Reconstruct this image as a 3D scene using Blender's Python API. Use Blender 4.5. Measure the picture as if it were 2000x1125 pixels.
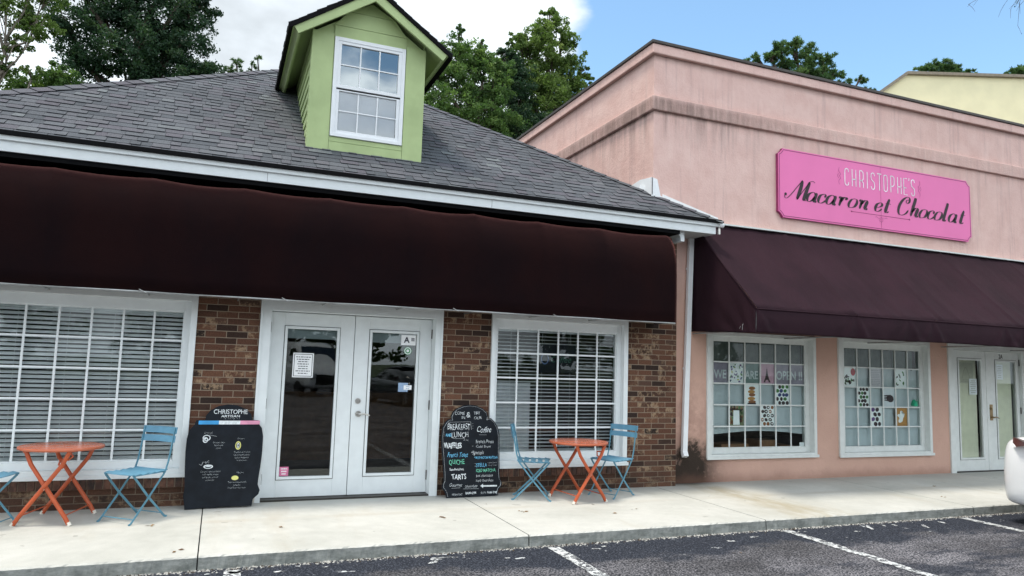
import bpy, math, random
import numpy as np
from mathutils import Vector, Matrix
random.seed(7)
sc = bpy.context.scene
for o in list(bpy.data.objects): bpy.data.objects.remove(o)
COL = sc.collection
R = math.radians

# ------------------------------------------------------------------ camera
yaw, pitch, roll = R(21.91), R(6.148), R(1.761)
fwd = Vector((math.sin(yaw)*math.cos(pitch), math.cos(yaw)*math.cos(pitch), math.sin(pitch)))
rt = Vector((math.cos(yaw), -math.sin(yaw), 0)); up = rt.cross(fwd)
r2 = rt*math.cos(roll)+up*math.sin(roll); u2 = -rt*math.sin(roll)+up*math.cos(roll)
cd = bpy.data.cameras.new('camera'); cam = bpy.data.objects.new('camera', cd); COL.objects.link(cam)
m = Matrix((r2, u2, -fwd)).transposed().to_4x4(); m.translation = Vector((0, -8.389, 1.682))
cam.matrix_world = m
cd.sensor_width = 36; cd.lens = 25.313; cd.clip_end = 1500; cd.clip_start = .05
sc.camera = cam

# ------------------------------------------------------------------ world, sun, exposure
SUN_EL, SUN_AZ = R(73), R(-95)          # azimuth from +Y towards +X
sc.view_settings.view_transform = 'Standard'; sc.view_settings.look = 'None'
sc.view_settings.gamma = 1; sc.view_settings.exposure = 1.02
W = bpy.data.worlds.new("World"); sc.world = W; W.use_nodes = True
def world():
    nt = W.node_tree; N = nt.nodes; L = nt.links; N.clear()
    out = N.new('ShaderNodeOutputWorld'); bg = N.new('ShaderNodeBackground'); bg.inputs['Strength'].default_value = .12
    sky = N.new('ShaderNodeTexSky'); sky.sky_type = 'NISHITA'; sky.sun_disc = False
    sky.sun_elevation = SUN_EL; sky.sun_rotation = SUN_AZ; sky.air_density = 1.0; sky.dust_density = .6; sky.ozone_density = 2.0
    tc = N.new('ShaderNodeTexCoord'); sep = N.new('ShaderNodeSeparateXYZ'); L.new(tc.outputs['Generated'], sep.inputs[0])
    def M(op, a, b=None, c=None, cl=False):
        n = N.new('ShaderNodeMath'); n.operation = op; n.use_clamp = cl
        for i, v in enumerate((a, b, c)):
            if v is None: continue
            if isinstance(v, (int, float)): n.inputs[i].default_value = v
            else: L.new(v, n.inputs[i])
        return n.outputs[0]
    x, y, z = sep.outputs
    zz = M('ADD', M('MAXIMUM', z, 0), .30)
    cx = N.new('ShaderNodeCombineXYZ'); L.new(M('DIVIDE', x, zz), cx.inputs[0]); L.new(M('DIVIDE', y, zz), cx.inputs[1]); cx.inputs[2].default_value = 3.3
    ns = N.new('ShaderNodeTexNoise'); ns.inputs['Scale'].default_value = 1.6; ns.inputs['Detail'].default_value = 9; ns.inputs['Roughness'].default_value = .52; ns.inputs['Distortion'].default_value = .25
    L.new(cx.outputs[0], ns.inputs['Vector'])
    ns2 = N.new('ShaderNodeTexNoise'); ns2.inputs['Scale'].default_value = 3.1; ns2.inputs['Detail'].default_value = 8; L.new(cx.outputs[0], ns2.inputs['Vector'])
    # a bank of cloud to the left of azimuth 28 degrees and behind; open blue to the right
    az = M('ARCTAN2', x, y)                      # 0 = +Y, + = right
    d = M('ABSOLUTE', M('SUBTRACT', az, R(53)))  # centre of the clear part
    bank = M('SMOOTH_MIN', M('MULTIPLY', M('SUBTRACT', d, R(26)), 3.2), .30, .1)
    v = M('ADD', M('MULTIPLY', M('SUBTRACT', ns.outputs[0], .47), 1.7), bank)
    # clear patch high behind the camera, the blue seen in the dormer pane
    mr = N.new('ShaderNodeMapRange'); mr.interpolation_type = 'SMOOTHSTEP'
    mr.inputs['From Min'].default_value = -.02; mr.inputs['From Max'].default_value = .10; L.new(v, mr.inputs['Value'])
    cp = N.new('ShaderNodeMapRange'); cp.interpolation_type = 'SMOOTHSTEP'
    pd = N.new('ShaderNodeVectorMath'); pd.operation = 'DISTANCE'; L.new(tc.outputs['Generated'], pd.inputs[0]); pd.inputs[1].default_value = (.15, -.86, .49)
    L.new(M('ADD', pd.outputs['Value'], M('MULTIPLY', M('SUBTRACT', ns2.outputs[0], .5), .5)), cp.inputs['Value'])
    cp.inputs['From Min'].default_value = .12; cp.inputs['From Max'].default_value = .20
    mask = M('MULTIPLY', mr.outputs[0], cp.outputs[0])
    shade = N.new('ShaderNodeMapRange'); L.new(ns2.outputs[0], shade.inputs['Value']); shade.inputs['From Min'].default_value = .36; shade.inputs['From Max'].default_value = .62
    shade.inputs['To Min'].default_value = 3.4; shade.inputs['To Max'].default_value = 5.7
    back = M('ADD', 1.0, M('MULTIPLY', M('MAXIMUM', M('MULTIPLY', y, -1), 0), 1.0))  # clouds brightened behind the camera, added light for the facade
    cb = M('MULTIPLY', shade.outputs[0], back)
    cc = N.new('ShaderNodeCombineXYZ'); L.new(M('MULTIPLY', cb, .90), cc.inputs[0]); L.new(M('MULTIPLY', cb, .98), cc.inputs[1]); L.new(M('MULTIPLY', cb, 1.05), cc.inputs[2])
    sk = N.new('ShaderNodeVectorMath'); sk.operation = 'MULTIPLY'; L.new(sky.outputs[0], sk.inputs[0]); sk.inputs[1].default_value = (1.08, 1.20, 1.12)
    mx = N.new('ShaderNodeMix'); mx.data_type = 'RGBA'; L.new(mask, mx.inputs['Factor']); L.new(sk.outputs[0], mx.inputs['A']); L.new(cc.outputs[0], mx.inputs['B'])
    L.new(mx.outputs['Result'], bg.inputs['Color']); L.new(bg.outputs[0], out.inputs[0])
    W.cycles.sampling_method = 'MANUAL'; W.cycles.sample_map_resolution = 512
world()
ld = bpy.data.lights.new('sun', 'SUN'); ld.energy = 1.55; ld.angle = R(14); ld.color = (1, .92, .81)
lo = bpy.data.objects.new('sun', ld); COL.objects.link(lo)
sd = Vector((math.sin(SUN_AZ)*math.cos(SUN_EL), math.cos(SUN_AZ)*math.cos(SUN_EL), math.sin(SUN_EL)))
lo.rotation_euler = sd.to_track_quat('Z', 'Y').to_euler(); lo.location = sd*60

# ------------------------------------------------------------------ helpers
class NT:
    """small wrapper for building node trees"""
    def __init__(s, name):
        s.m = bpy.data.materials.new(name); s.m.use_nodes = True; s.t = s.m.node_tree; s.t.nodes.clear()
        s.out = s.n('OutputMaterial'); s.b = s.n('BsdfPrincipled'); s.l(s.b.outputs[0], s.out.inputs[0])
        s.tc = s.n('TexCoord'); s.geo = None
    def n(s, k, **kw):
        x = s.t.nodes.new('ShaderNode'+k)
        for a, v in kw.items(): setattr(x, a, v)
        return x
    def l(s, a, b): s.t.links.new(a, b)
    def pos(s):
        if not s.geo: s.geo = s.n('NewGeometry')
        return s.geo.outputs['Position']
    def M(s, op, a, b=None, c=None, cl=False):
        n = s.n('Math', operation=op); n.use_clamp = cl
        for i, v in enumerate((a, b, c)):
            if v is None: continue
            if isinstance(v, (int, float)): n.inputs[i].default_value = v
            else: s.l(v, n.inputs[i])
        return n.outputs[0]
    def xyz(s, v=None):
        p = s.n('SeparateXYZ'); s.l(v if v is not None else s.pos(), p.inputs[0]); return p.outputs
    def comb(s, a, b, c=0.0):
        p = s.n('CombineXYZ')
        for i, v in enumerate((a, b, c)):
            if isinstance(v, (int, float)): p.inputs[i].default_value = v
            else: s.l(v, p.inputs[i])
        return p.outputs[0]
    def noise(s, sc_, vec=None, det=4, rough=.55, scl=None, dist=0):
        if vec is None: vec = s.tc.outputs['Object']
        if scl:
            mp = s.n('Mapping'); mp.inputs['Scale'].default_value = scl; s.l(vec, mp.inputs[0]); vec = mp.outputs[0]
        t = s.n('TexNoise'); t.inputs['Scale'].default_value = sc_; t.inputs['Detail'].default_value = det; t.inputs['Roughness'].default_value = rough; t.inputs['Distortion'].default_value = dist
        s.l(vec, t.inputs['Vector']); return t.outputs[0]
    def ramp(s, v, stops, interp='LINEAR'):
        r = s.n('ValToRGB'); r.color_ramp.interpolation = interp; e = r.color_ramp.elements
        while len(e) < len(stops): e.new(.5)
        for i, (p, c) in enumerate(stops):
            e[i].position = p; e[i].color = (*(c if hasattr(c, '__len__') else (c, c, c)), 1)
        s.l(v, r.inputs[0]); return r.outputs[0]
    def mr(s, v, a, b, c=0.0, d=1.0, smooth=True):
        r = s.n('MapRange'); r.interpolation_type = 'SMOOTHSTEP' if smooth else 'LINEAR'
        for i, q in zip((1, 2, 3, 4), (a, b, c, d)): r.inputs[i].default_value = q
        s.l(v, r.inputs[0]); return r.outputs[0]
    def mix(s, f, a, b, mode='MIX'):
        x = s.n('Mix', data_type='RGBA', blend_type=mode)
        for k, v in (('Factor', f), ('A', a), ('B', b)):
            i = x.inputs[k] if k == 'Factor' else x.inputs[{'A': 6, 'B': 7}[k]]
            if k == 'Factor': i = x.inputs[0]
            if isinstance(v, (int, float)): i.default_value = v if k == 'Factor' else (v, v, v, 1)
            elif isinstance(v, tuple): i.default_value = (*v, 1)
            else: s.l(v, i)
        return x.outputs[2]
    def bump(s, h, dist=.01, st=1.0):
        b = s.n('Bump'); b.inputs['Strength'].default_value = st; b.inputs['Distance'].default_value = dist
        s.l(h, b.inputs['Height']); s.l(b.outputs[0], s.b.inputs['Normal'])
    def set(s, rough=None, metal=None, spec=None, coat=None):
        if rough is not None: s.b.inputs['Roughness'].default_value = rough
        if metal is not None: s.b.inputs['Metallic'].default_value = metal
        if spec is not None: s.b.inputs['Specular IOR Level'].default_value = spec
        if coat is not None: s.b.inputs['Coat Weight'].default_value = coat; s.b.inputs['Coat Roughness'].default_value = .08
        return s

def plain(name, c, rough=.6, metal=0, var=.18, sc_=9, spec=.4, bump=.0, coat=None, dirt=0.0, dirtc=(.12, .10, .07)):
    t = NT(name); t.set(rough, metal, spec, coat)
    n1 = t.noise(sc_, det=5)
    lo_ = tuple(x*(1-var) for x in c); hi = tuple(min(1, x*(1+var*.6)) for x in c)
    col = t.mix(t.mr(n1, .3, .7), lo_, hi)
    if dirt:
        n2 = t.noise(sc_*.35, det=7, rough=.7, scl=(1, 1, .45))
        col = t.mix(t.M('MULTIPLY', t.mr(n2, .52, .75), dirt), col, dirtc)
    t.l(col, t.b.inputs['Base Color'])
    if bump: t.bump(t.noise(sc_*6, det=4), bump)
    return t.m

def rnd2(t, a, b, k=0.0):
    w = t.n('TexWhiteNoise', noise_dimensions='3D'); t.l(t.comb(a, b, k), w.inputs['Vector']); return w.outputs['Value']

def mat_brick():
    t = NT('brick'); t.set(.85, spec=.25)
    x, y, z = t.xyz()
    H, Wd = .0698, .213
    row = t.M('FLOOR', t.M('DIVIDE', z, H)); u = t.M('ADD', t.M('DIVIDE', x, Wd), t.M('MULTIPLY', t.M('MODULO', row, 2), .5)); u = t.M('ADD', u, 40.2)
    wob = t.M('MULTIPLY', t.M('SUBTRACT', t.noise(18, t.pos(), 3), .5), .06)
    u = t.M('ADD', u, t.M('MULTIPLY', wob, .5))
    col = t.M('FLOOR', u); fu = t.M('SUBTRACT', u, col); fz = t.M('ADD', t.M('FRACT', t.M('DIVIDE', z, H)), wob)
    eu = t.M('MINIMUM', fu, t.M('SUBTRACT', 1, fu)); ez = t.M('MINIMUM', fz, t.M('SUBTRACT', 1, fz))
    mu = t.mr(eu, .012, .026); mz = t.mr(ez, .035, .085)
    brick = t.M('MULTIPLY', mu, mz)
    rv = rnd2(t, row, col); rv2 = rnd2(t, row, col, 5.5)
    base = t.ramp(rv, [(0, (.026, .017, .014)), (.12, (.042, .023, .017)), (.26, (.085, .040, .026)), (.6, (.115, .052, .032)), (.82, (.140, .066, .040)), (1, (.080, .046, .034))])
    blot = t.noise(14, t.pos(), 6, .7)
    tan = t.M('MULTIPLY', t.mr(blot, .46, .62), t.mr(t.M('ADD', rv2, t.M('MULTIPLY', t.M('SUBTRACT', t.noise(1.6, t.pos(), 2), .5), 1.3)), .66, .82))
    base = t.mix(tan, base, (.30, .205, .13))
    fine = t.noise(70, t.pos(), 3, .7); base = t.mix(.55, base, t.mix(t.mr(fine, .3, .7), .45, 1.35), 'MULTIPLY')
    mort = t.mix(t.noise(9, t.pos(), 4), (.19, .145, .105), (.33, .26, .195))
    # damp, grimy lowest courses
    low = t.M('MULTIPLY', t.mr(z, .62, .15), t.mr(t.noise(3, t.pos(), 5), .25, .6))
    c = t.mix(brick, mort, base); c = t.mix(t.M('MULTIPLY', low, .55), c, (.045, .03, .022))
    t.l(c, t.b.inputs['Base Color'])
    t.bump(t.M('ADD', t.M('MULTIPLY', brick, 1.0), t.M('MULTIPLY', blot, .5)), .006, .8)
    return t.m

def mat_shingle():
    t = NT('shingle'); t.set(.9, spec=.25)
    a = t.n('Attribute', attribute_name='tint'); v = a.outputs['Fac']
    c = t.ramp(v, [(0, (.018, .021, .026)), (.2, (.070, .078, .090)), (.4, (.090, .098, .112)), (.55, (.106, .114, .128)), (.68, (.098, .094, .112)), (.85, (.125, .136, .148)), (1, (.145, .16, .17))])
    g = t.noise(160, t.pos(), 2, .8); c = t.mix(.8, c, t.mix(t.mr(g, .3, .7), .45, 1.5), 'MULTIPLY')
    s = t.noise(1.2, t.pos(), 4); c = t.mix(.5, c, t.mix(t.mr(s, .3, .7), .8, 1.2), 'MULTIPLY')
    t.l(c, t.b.inputs['Base Color']); t.bump(g, .004); return t.m

def mat_stucco(side=False):
    t = NT('pink_stucco'); t.set(.92, spec=.2)
    p = t.pos(); x, y, z = t.xyz()
    big = t.noise(.7, p, 5, .6); med = t.noise(3.2, p, 6, .65)
    base = t.mix(t.mr(big, .3, .7), (.57, .36, .285), (.66, .425, .34))
    # paler field above the awning
    hi = t.mr(z, 2.3, 4.2)
    base = t.mix(hi, base, t.mix(t.mr(med, .25, .75), (.69, .455, .405), (.775, .55, .495)))
    st = t.noise(1.0, p, 8, .68, scl=(5.5, 5.5, .35)); st2 = t.noise(1.0, p, 7, .7, scl=(17, 17, .9))
    streak = t.M('MULTIPLY', t.mr(st, .50, .66), t.mr(st2, .38, .60))
    base = t.mix(t.M('MULTIPLY', streak, t.M('MULTIPLY', hi, .38)), base, (.42, .27, .26))
    pale = t.M('MULTIPLY', t.mr(t.noise(1.0, p, 7, .65, scl=(9, 9, .8)), .54, .72), t.M('MULTIPLY', hi, .4))
    base = t.mix(pale, base, (.82, .62, .56))
    # black mildew on the band and beneath it, strongest at the corner
    nearc = t.mr(t.M('ADD', t.M('ABSOLUTE', t.M('SUBTRACT', x, 5.5)), t.M('MULTIPLY', y, .55)), 3.6, .1)
    b1 = t.M('MULTIPLY', t.mr(z, 5.28, 5.36), t.mr(z, 5.60, 5.47))
    mil = t.M('MULTIPLY', b1, t.M('ADD', .20, t.M('MULTIPLY', nearc, .52)))
    mil = t.M('MULTIPLY', mil, t.mr(t.noise(1.0, p, 8, .72, scl=(8, 8, 1.1)), .25, .65, .35, 1))
    b2 = t.M('MULTIPLY', t.M('MULTIPLY', t.mr(z, 4.75, 5.32), t.mr(z, 5.36, 5.33)), t.M('MULTIPLY', t.mr(st, .42, .64), t.M('ADD', .06, t.M('MULTIPLY', nearc, .30))))
    b3 = t.M('MULTIPLY', t.M('MULTIPLY', t.mr(z, 6.05, 6.16), t.mr(z, 6.19, 6.175)), .35)
    base = t.mix(t.M('MINIMUM', t.M('ADD', t.M('ADD', mil, b2), b3), .9), base, (.095, .065, .055))
    # soaked corner at the foot of the downpipe
    dx = t.M('DIVIDE', t.M('SUBTRACT', x, 6.12), .44); g1 = t.M('EXPONENT', t.M('MULTIPLY', t.M('MULTIPLY', dx, dx), -1))
    grow = t.noise(5.5, p, 8, .72)
    foot = t.M('MULTIPLY', g1, t.mr(t.M('ADD', z, t.M('MULTIPLY', t.M('SUBTRACT', grow, .5), .9)), .82, .46))
    foot = t.M('MULTIPLY', foot, t.mr(t.noise(9, p, 7, .7), .22, .48, .45, 1))
    faint = t.M('MULTIPLY', t.M('MULTIPLY', g1, t.mr(z, 2.1, .7)), t.M('MULTIPLY', t.mr(grow, .35, .65), .45))
    base = t.mix(faint, base, (.20, .105, .085)); base = t.mix(t.M('MINIMUM', t.M('MULTIPLY', foot, 1.25), .97), base, (.028, .022, .017))
    skirt = t.M('MULTIPLY', t.mr(t.M('ADD', z, t.M('MULTIPLY', t.M('SUBTRACT', med, .5), .2)), .32, .14), .45)
    base = t.mix(skirt, base, (.20, .105, .075))
    t.l(base, t.b.inputs['Base Color'])
    t.bump(t.M('ADD', t.noise(34, p, 6, .7), t.M('MULTIPLY', med, 1.2)), .012, .6); return t.m

def mat_concrete():
    t = NT('sidewalk_concrete'); t.set(.8, spec=.3); p = t.pos(); x, y, z = t.xyz()
    n1 = t.noise(.9, p, 6, .62); n2 = t.noise(7, p, 6, .7); n3 = t.noise(120, p, 2, .6)
    c = t.mix(t.mr(n1, .3, .7), (.475, .475, .435), (.585, .58, .54)); c = t.mix(.5, c, t.mix(t.mr(n2, .25, .75), .86, 1.08), 'MULTIPLY'); c = t.mix(.4, c, t.mix(t.mr(n3, .3, .7), .85, 1.1), 'MULTIPLY')
    # brown run-off stain from the downpipe to the kerb
    cx = t.M('ADD', 6.15, t.M('MULTIPLY', t.M('ADD', y, .3), -.08)); cx = t.M('ADD', cx, t.M('MULTIPLY', t.M('SUBTRACT', n1, .5), .8))
    wd = t.M('ADD', .20, t.M('MULTIPLY', y, -.12)); d = t.M('DIVIDE', t.M('SUBTRACT', x, cx), wd)
    g = t.M('MULTIPLY', t.M('EXPONENT', t.M('MULTIPLY', t.M('MULTIPLY', d, d), -1)), t.mr(t.noise(2.6, p, 6, .6, scl=(2.5, .8, 1)), .28, .6))
    c = t.mix(t.M('MULTIPLY', g, .65), c, (.33, .27, .16))
    # greyer towards the wall, drip line and other faint runs
    near = t.M('MULTIPLY', t.mr(t.M('ADD', y, t.M('MULTIPLY', t.M('SUBTRACT', n2, .5), .35)), -.55, -.05), .45); c = t.mix(near, c, (.34, .34, .32))
    dl = t.M('MULTIPLY', t.M('MULTIPLY', t.mr(y, -1.06, -.98), t.mr(y, -.86, -.95)), t.mr(n1, .42, .62)); c = t.mix(t.M('MULTIPLY', dl, .3), c, (.42, .37, .29))
    r = t.M('MULTIPLY', t.mr(t.noise(1, p, 6, .6, scl=(2.2, .5, 1)), .56, .70), .22); c = t.mix(r, c, (.42, .36, .26))
    gum = t.mr(t.noise(5.5, p, 2, .5), .725, .74); c = t.mix(t.M('MULTIPLY', gum, .45), c, (.20, .19, .17))
    # dark damp crack at the foot of the soaked corner
    dk = t.M('MULTIPLY', t.M('EXPONENT', t.M('MULTIPLY', t.M('POWER', t.M('DIVIDE', t.M('SUBTRACT', x, 6.1), .42), 2), -1)), t.mr(t.M('ADD', y, t.M('MULTIPLY', n2, .12)), -.12, .12)); c = t.mix(t.M('MULTIPLY', dk, .85), c, (.05, .045, .035))
    # kerb face: greyer, weathered
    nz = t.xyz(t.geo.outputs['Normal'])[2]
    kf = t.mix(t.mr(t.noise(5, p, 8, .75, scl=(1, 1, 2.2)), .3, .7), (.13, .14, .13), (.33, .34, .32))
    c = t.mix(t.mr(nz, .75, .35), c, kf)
    t.l(c, t.b.inputs['Base Color']); t.bump(t.M('ADD', n3, n2), .003, .6); return t.m

def mat_asphalt():
    t = NT('asphalt'); t.set(.85, spec=.35); p = t.pos(); x, y, z = t.xyz()
    n1 = t.noise(1.1, p, 7, .65, scl=(.8, 1.3, 1)); sp = t.noise(62, p, 2, .75); sp2 = t.noise(30, p, 3, .75)
    old = t.mix(t.mr(sp, .47, .56), (.026, .028, .036), (.27, .262, .28)); old = t.mix(.8, old, t.mix(t.mr(n1, .3, .7), .25, 1.2), 'MULTIPLY')
    new = t.mix(t.mr(sp, .50, .66), (.010, .013, .022), (.085, .095, .12))
    # sealer band along the kerb, breaking up away from it
    e = t.M('ADD', y, t.M('MULTIPLY', t.M('SUBTRACT', n1, .5), 1.9)); band = t.mr(e, -2.95, -2.7)
    pt = t.mr(t.noise(.9, p, 8, .66, scl=(.7, 1.6, 1)), .50, .58); f = t.M('MAXIMUM', band, t.M('MULTIPLY', pt, .88))
    c = t.mix(f, old, new)
    # specks of old white paint
    spk = t.M('MULTIPLY', t.mr(t.noise(6.5, p, 7, .62, scl=(1, 1.8, 1)), .655, .675), t.M('MULTIPLY', t.mr(y, -3.1, -2.5), t.mr(t.noise(1.3, p, 3), .40, .50)))
    c = t.mix(spk, c, (.55, .57, .58))
    t.l(c, t.b.inputs['Base Color']); t.bump(t.M('ADD', sp, sp2), .008, .9); return t.m

def mat_paint_line():
    t = NT('worn_white_paint'); t.set(.7, spec=.3); p = t.pos()
    n = t.noise(20, p, 8, .8); n2 = t.noise(3.5, p, 5)
    v = t.M('ADD', t.mr(n, .3, .7), t.M('MULTIPLY', t.M('ADD', t.M('MULTIPLY', t.M('SUBTRACT', n2, .5), 1.4), t.M('MULTIPLY', t.mr(t.xyz()[1], -2.9, -5.5), -.22))))
    c = t.mix(t.mr(v, .42, .58), (.06, .062, .07), (.66, .68, .68)); t.l(c, t.b.inputs['Base Color']); return t.m

def mat_fabric(name, c, c2, rough=.75, spec=.12, st=(1,1,1), sheen=0.0):
    t = NT(name); t.set(rough, spec=spec); t.b.inputs['Specular Tint'].default_value = (*st, 1); p = t.pos()
    n = t.noise(1.4, p, 5, .6, scl=(1.2, 1, .7)); w = t.noise(240, p, 2, .5)
    t.l(t.mix(t.mr(n, .3, .7), c, c2), t.b.inputs['Base Color']); t.b.inputs['Sheen Weight'].default_value = sheen; t.b.inputs['Sheen Roughness'].default_value = .35; t.b.inputs['Sheen Tint'].default_value = (1, .42, .38, 1)
    t.bump(t.M('ADD', w, t.M('MULTIPLY', t.noise(4, p, 4), 2.5)), .006, .5); return t.m

def mat_glass(name, ior=1.5, tint=(.86, .93, .90), rough=.0):
    t = NT(name); t.t.nodes.remove(t.b)
    tr = t.n('BsdfTransparent'); tr.inputs[0].default_value = (*tint, 1); gl = t.n('BsdfGlossy'); gl.inputs['Roughness'].default_value = rough; gl.inputs[0].default_value = (.9, .95, .95, 1)
    fr = t.n('Fresnel'); fr.inputs[0].default_value = ior; mx = t.n('MixShader')
    # gentle waviness of real panes
    bp = t.n('Bump'); bp.inputs['Strength'].default_value = .035; bp.inputs['Distance'].default_value = .02; t.l(t.noise(2.2, t.pos(), 2, .4), bp.inputs['Height']); t.l(bp.outputs[0], gl.inputs['Normal'])
    t.l(fr.outputs[0], mx.inputs[0]); t.l(tr.outputs[0], mx.inputs[1]); t.l(gl.outputs[0], mx.inputs[2]); t.l(mx.outputs[0], t.out.inputs[0]); return t.m

def mat_leaf(name, stops, trans=.35):
    t = NT(name); t.set(.55, spec=.3)
    a = t.n('Attribute', attribute_name='tint'); c = t.ramp(a.outputs['Fac'], stops); t.l(c, t.b.inputs['Base Color'])
    tl = t.n('BsdfTranslucent'); t.l(t.mix(.5, c, (.9, 1.2, .3), 'MULTIPLY'), tl.inputs[0]); mx = t.n('MixShader'); mx.inputs[0].default_value = trans
    t.l(t.b.outputs[0], mx.inputs[1]); t.l(tl.outputs[0], mx.inputs[2]); t.l(mx.outputs[0], t.out.inputs[0]); return t.m

MT = dict(
 brick=mat_brick(), shingle=mat_shingle(), stucco=mat_stucco(), concrete=mat_concrete(), asphalt=mat_asphalt(), line=mat_paint_line(),
 white=plain('white_trim_paint', (.74, .78, .79), .45, var=.035, dirt=.05, dirtc=(.38, .37, .33)),
 oldwhite=plain('aged_white_trim_paint', (.68, .71, .69), .5, var=.05, dirt=.16, dirtc=(.36, .35, .30)),
 vinyl=plain('white_vinyl', (.82, .84, .86), .35, var=.03),
 soffit=plain('soffit_paint', (.52, .54, .54), .6, var=.05),
 green=plain('green_siding_paint', (.43, .53, .255), .6, var=.09, sc_=3, dirt=.22, dirtc=(.19, .25, .10)),
 black=plain('black_edge', (.005, .005, .006), .8, spec=.1), gap=plain('dark_seam', (.02, .02, .02), .9),
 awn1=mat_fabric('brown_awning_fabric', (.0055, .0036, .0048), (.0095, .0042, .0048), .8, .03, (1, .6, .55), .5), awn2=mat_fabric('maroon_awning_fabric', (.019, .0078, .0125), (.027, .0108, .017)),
 alu=plain('aluminium_tube', (.45, .46, .46), .4, .8), steel=plain('satin_nickel', (.55, .53, .5), .28, 1.0), brass=plain('worn_brass', (.30, .22, .12), .35, 1.0), dark=plain('dark_metal', (.05, .045, .04), .5, .6),
 glass=mat_glass('window_glass', 1.5, (.95,.985,.97)), dglass=mat_glass('door_glass', 1.7, (.75, .80, .78)), uglass=mat_glass('dormer_glass', 3.4, (.6, .68, .75)), lglass=mat_glass('dormer_lower_glass', 1.7, (1, 1, 1)), cglass=mat_glass('shop_glass', 1.33, (.90, .96, .94)),
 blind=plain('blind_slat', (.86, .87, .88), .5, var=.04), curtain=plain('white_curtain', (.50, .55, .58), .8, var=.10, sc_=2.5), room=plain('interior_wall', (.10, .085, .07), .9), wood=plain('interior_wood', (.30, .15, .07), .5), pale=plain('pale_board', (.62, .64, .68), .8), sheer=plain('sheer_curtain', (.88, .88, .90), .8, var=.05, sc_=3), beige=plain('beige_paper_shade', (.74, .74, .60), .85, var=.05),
 blue=plain('blue_chair_paint', (.115, .285, .41), .4, var=.12, dirt=.15, dirtc=(.10, .16, .18)), blued=plain('blue_frame_paint', (.095, .245, .33), .42, var=.12), 
 orange=plain('orange_table_paint', (.46, .090, .030), .35, var=.1, sc_=14), otop=plain('orange_tabletop_paled', (.44, .115, .055), .26, var=.08, spec=.5), foot=plain('pale_foot', (.70, .66, .58), .6),  # tabletop orange paled, its reflection put into the colour
 chalk=plain('blackboard', (.008, .011, .016), .6, var=.3, spec=.18, dirt=.25, dirtc=(.03,.034,.04)), cw=plain('chalk_white', (.72, .76, .78), .9, var=.2, sc_=40), cb=plain('chalk_blue', (.16, .48, .72), .9), cg=plain('chalk_green', (.16, .55, .38), .9), cy=plain('chalk_yellow', (.68, .66, .22), .9),
 sblue=plain('stripe_blue', (.05, .33, .68), .6), spink=plain('stripe_pink', (.72, .30, .44), .6), paper=plain('paper', (.88, .89, .90), .8, var=.03), ink=plain('ink', (.06, .06, .08), .8), pinkp=plain('pink_paper', (.70, .20, .36), .7),
 sign=plain('pink_sign_panel', (.82, .185, .44), .42, var=.035, sc_=1.5, spec=.35), slet=plain('sign_black_lettering', (.022, .010, .016), .5), swh=plain('sign_white_lettering', (.86, .82, .86), .5), sdk=plain('sign_plum_line', (.30, .035, .14), .5), smag=plain('sign_magenta_fleuron', (.45, .06, .24), .5),
 coping=plain('bronze_coping', (.060, .052, .048), .45, .3), cream=plain('cream_stucco', (.78, .71, .47), .9, var=.05, sc_=1.5), tan=plain('tan_coping', (.22, .185, .14), .6),
 bark=plain('bark', (.09, .07, .055), .95, var=.4, sc_=4, bump=.03), barkl=plain('pale_bark', (.22, .19, .16), .95, var=.3, sc_=4),
 carw=plain('white_car_paint', (.88, .89, .90), .25, var=.01, coat=1.0), card=plain('charcoal_car_paint', (.02, .022, .026), .25, coat=1.0), tyre=plain('tyre_rubber', (.02, .02, .02), .85), rim=plain('alloy_rim', (.45, .46, .47), .3, .9), red=plain('red_lamp_lens', (.09, .008, .007), .12, coat=1.0), cargl=plain('dark_car_glass', (.010, .012, .014), .05, spec=.8, coat=1.0), lamp=plain('clear_lamp_lens', (.65, .68, .70), .1, coat=1.0),
 grass=plain('grass_ground', (.06, .09, .03), .95, var=.4, sc_=1.2), leafb=plain('dead_leaf', (.22, .12, .05), .9), gravel=plain('gravel', (.42, .41, .38), .9, var=.5, sc_=30), gravd=plain('dark_debris', (.06, .045, .03), .95),
)
LG = [(0, (.012, .030, .012)), (.35, (.022, .052, .020)), (.7, (.045, .088, .028)), (1, (.085, .135, .038))]
MT['leaf_dark'] = mat_leaf('dark_evergreen_leaves', [(0, (.014, .036, .020)), (.4, (.026, .064, .033)), (.8, (.055, .105, .045)), (1, (.10, .155, .06))], .38)
MT['leaf_mid'] = mat_leaf('mid_green_leaves', [(0, (.045, .095, .032)), (.4, (.092, .17, .052)), (.8, (.165, .26, .08)), (1, (.25, .35, .11))], .5)
MT['leaf_light'] = mat_leaf('light_green_leaves', [(0, (.055, .10, .025)), (.4, (.12, .19, .05)), (.8, (.21, .29, .085)), (1, (.30, .37, .13))], .5)
MT['needle'] = mat_leaf('pine_needles', [(0, (.04, .085, .038)), (.5, (.085, .16, .06)), (1, (.17, .25, .09))], .45)
MT['litter'] = mat_leaf('litter', [(0, (.10, .05, .02)), (1, (.3, .2, .1))], .1)

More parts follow.
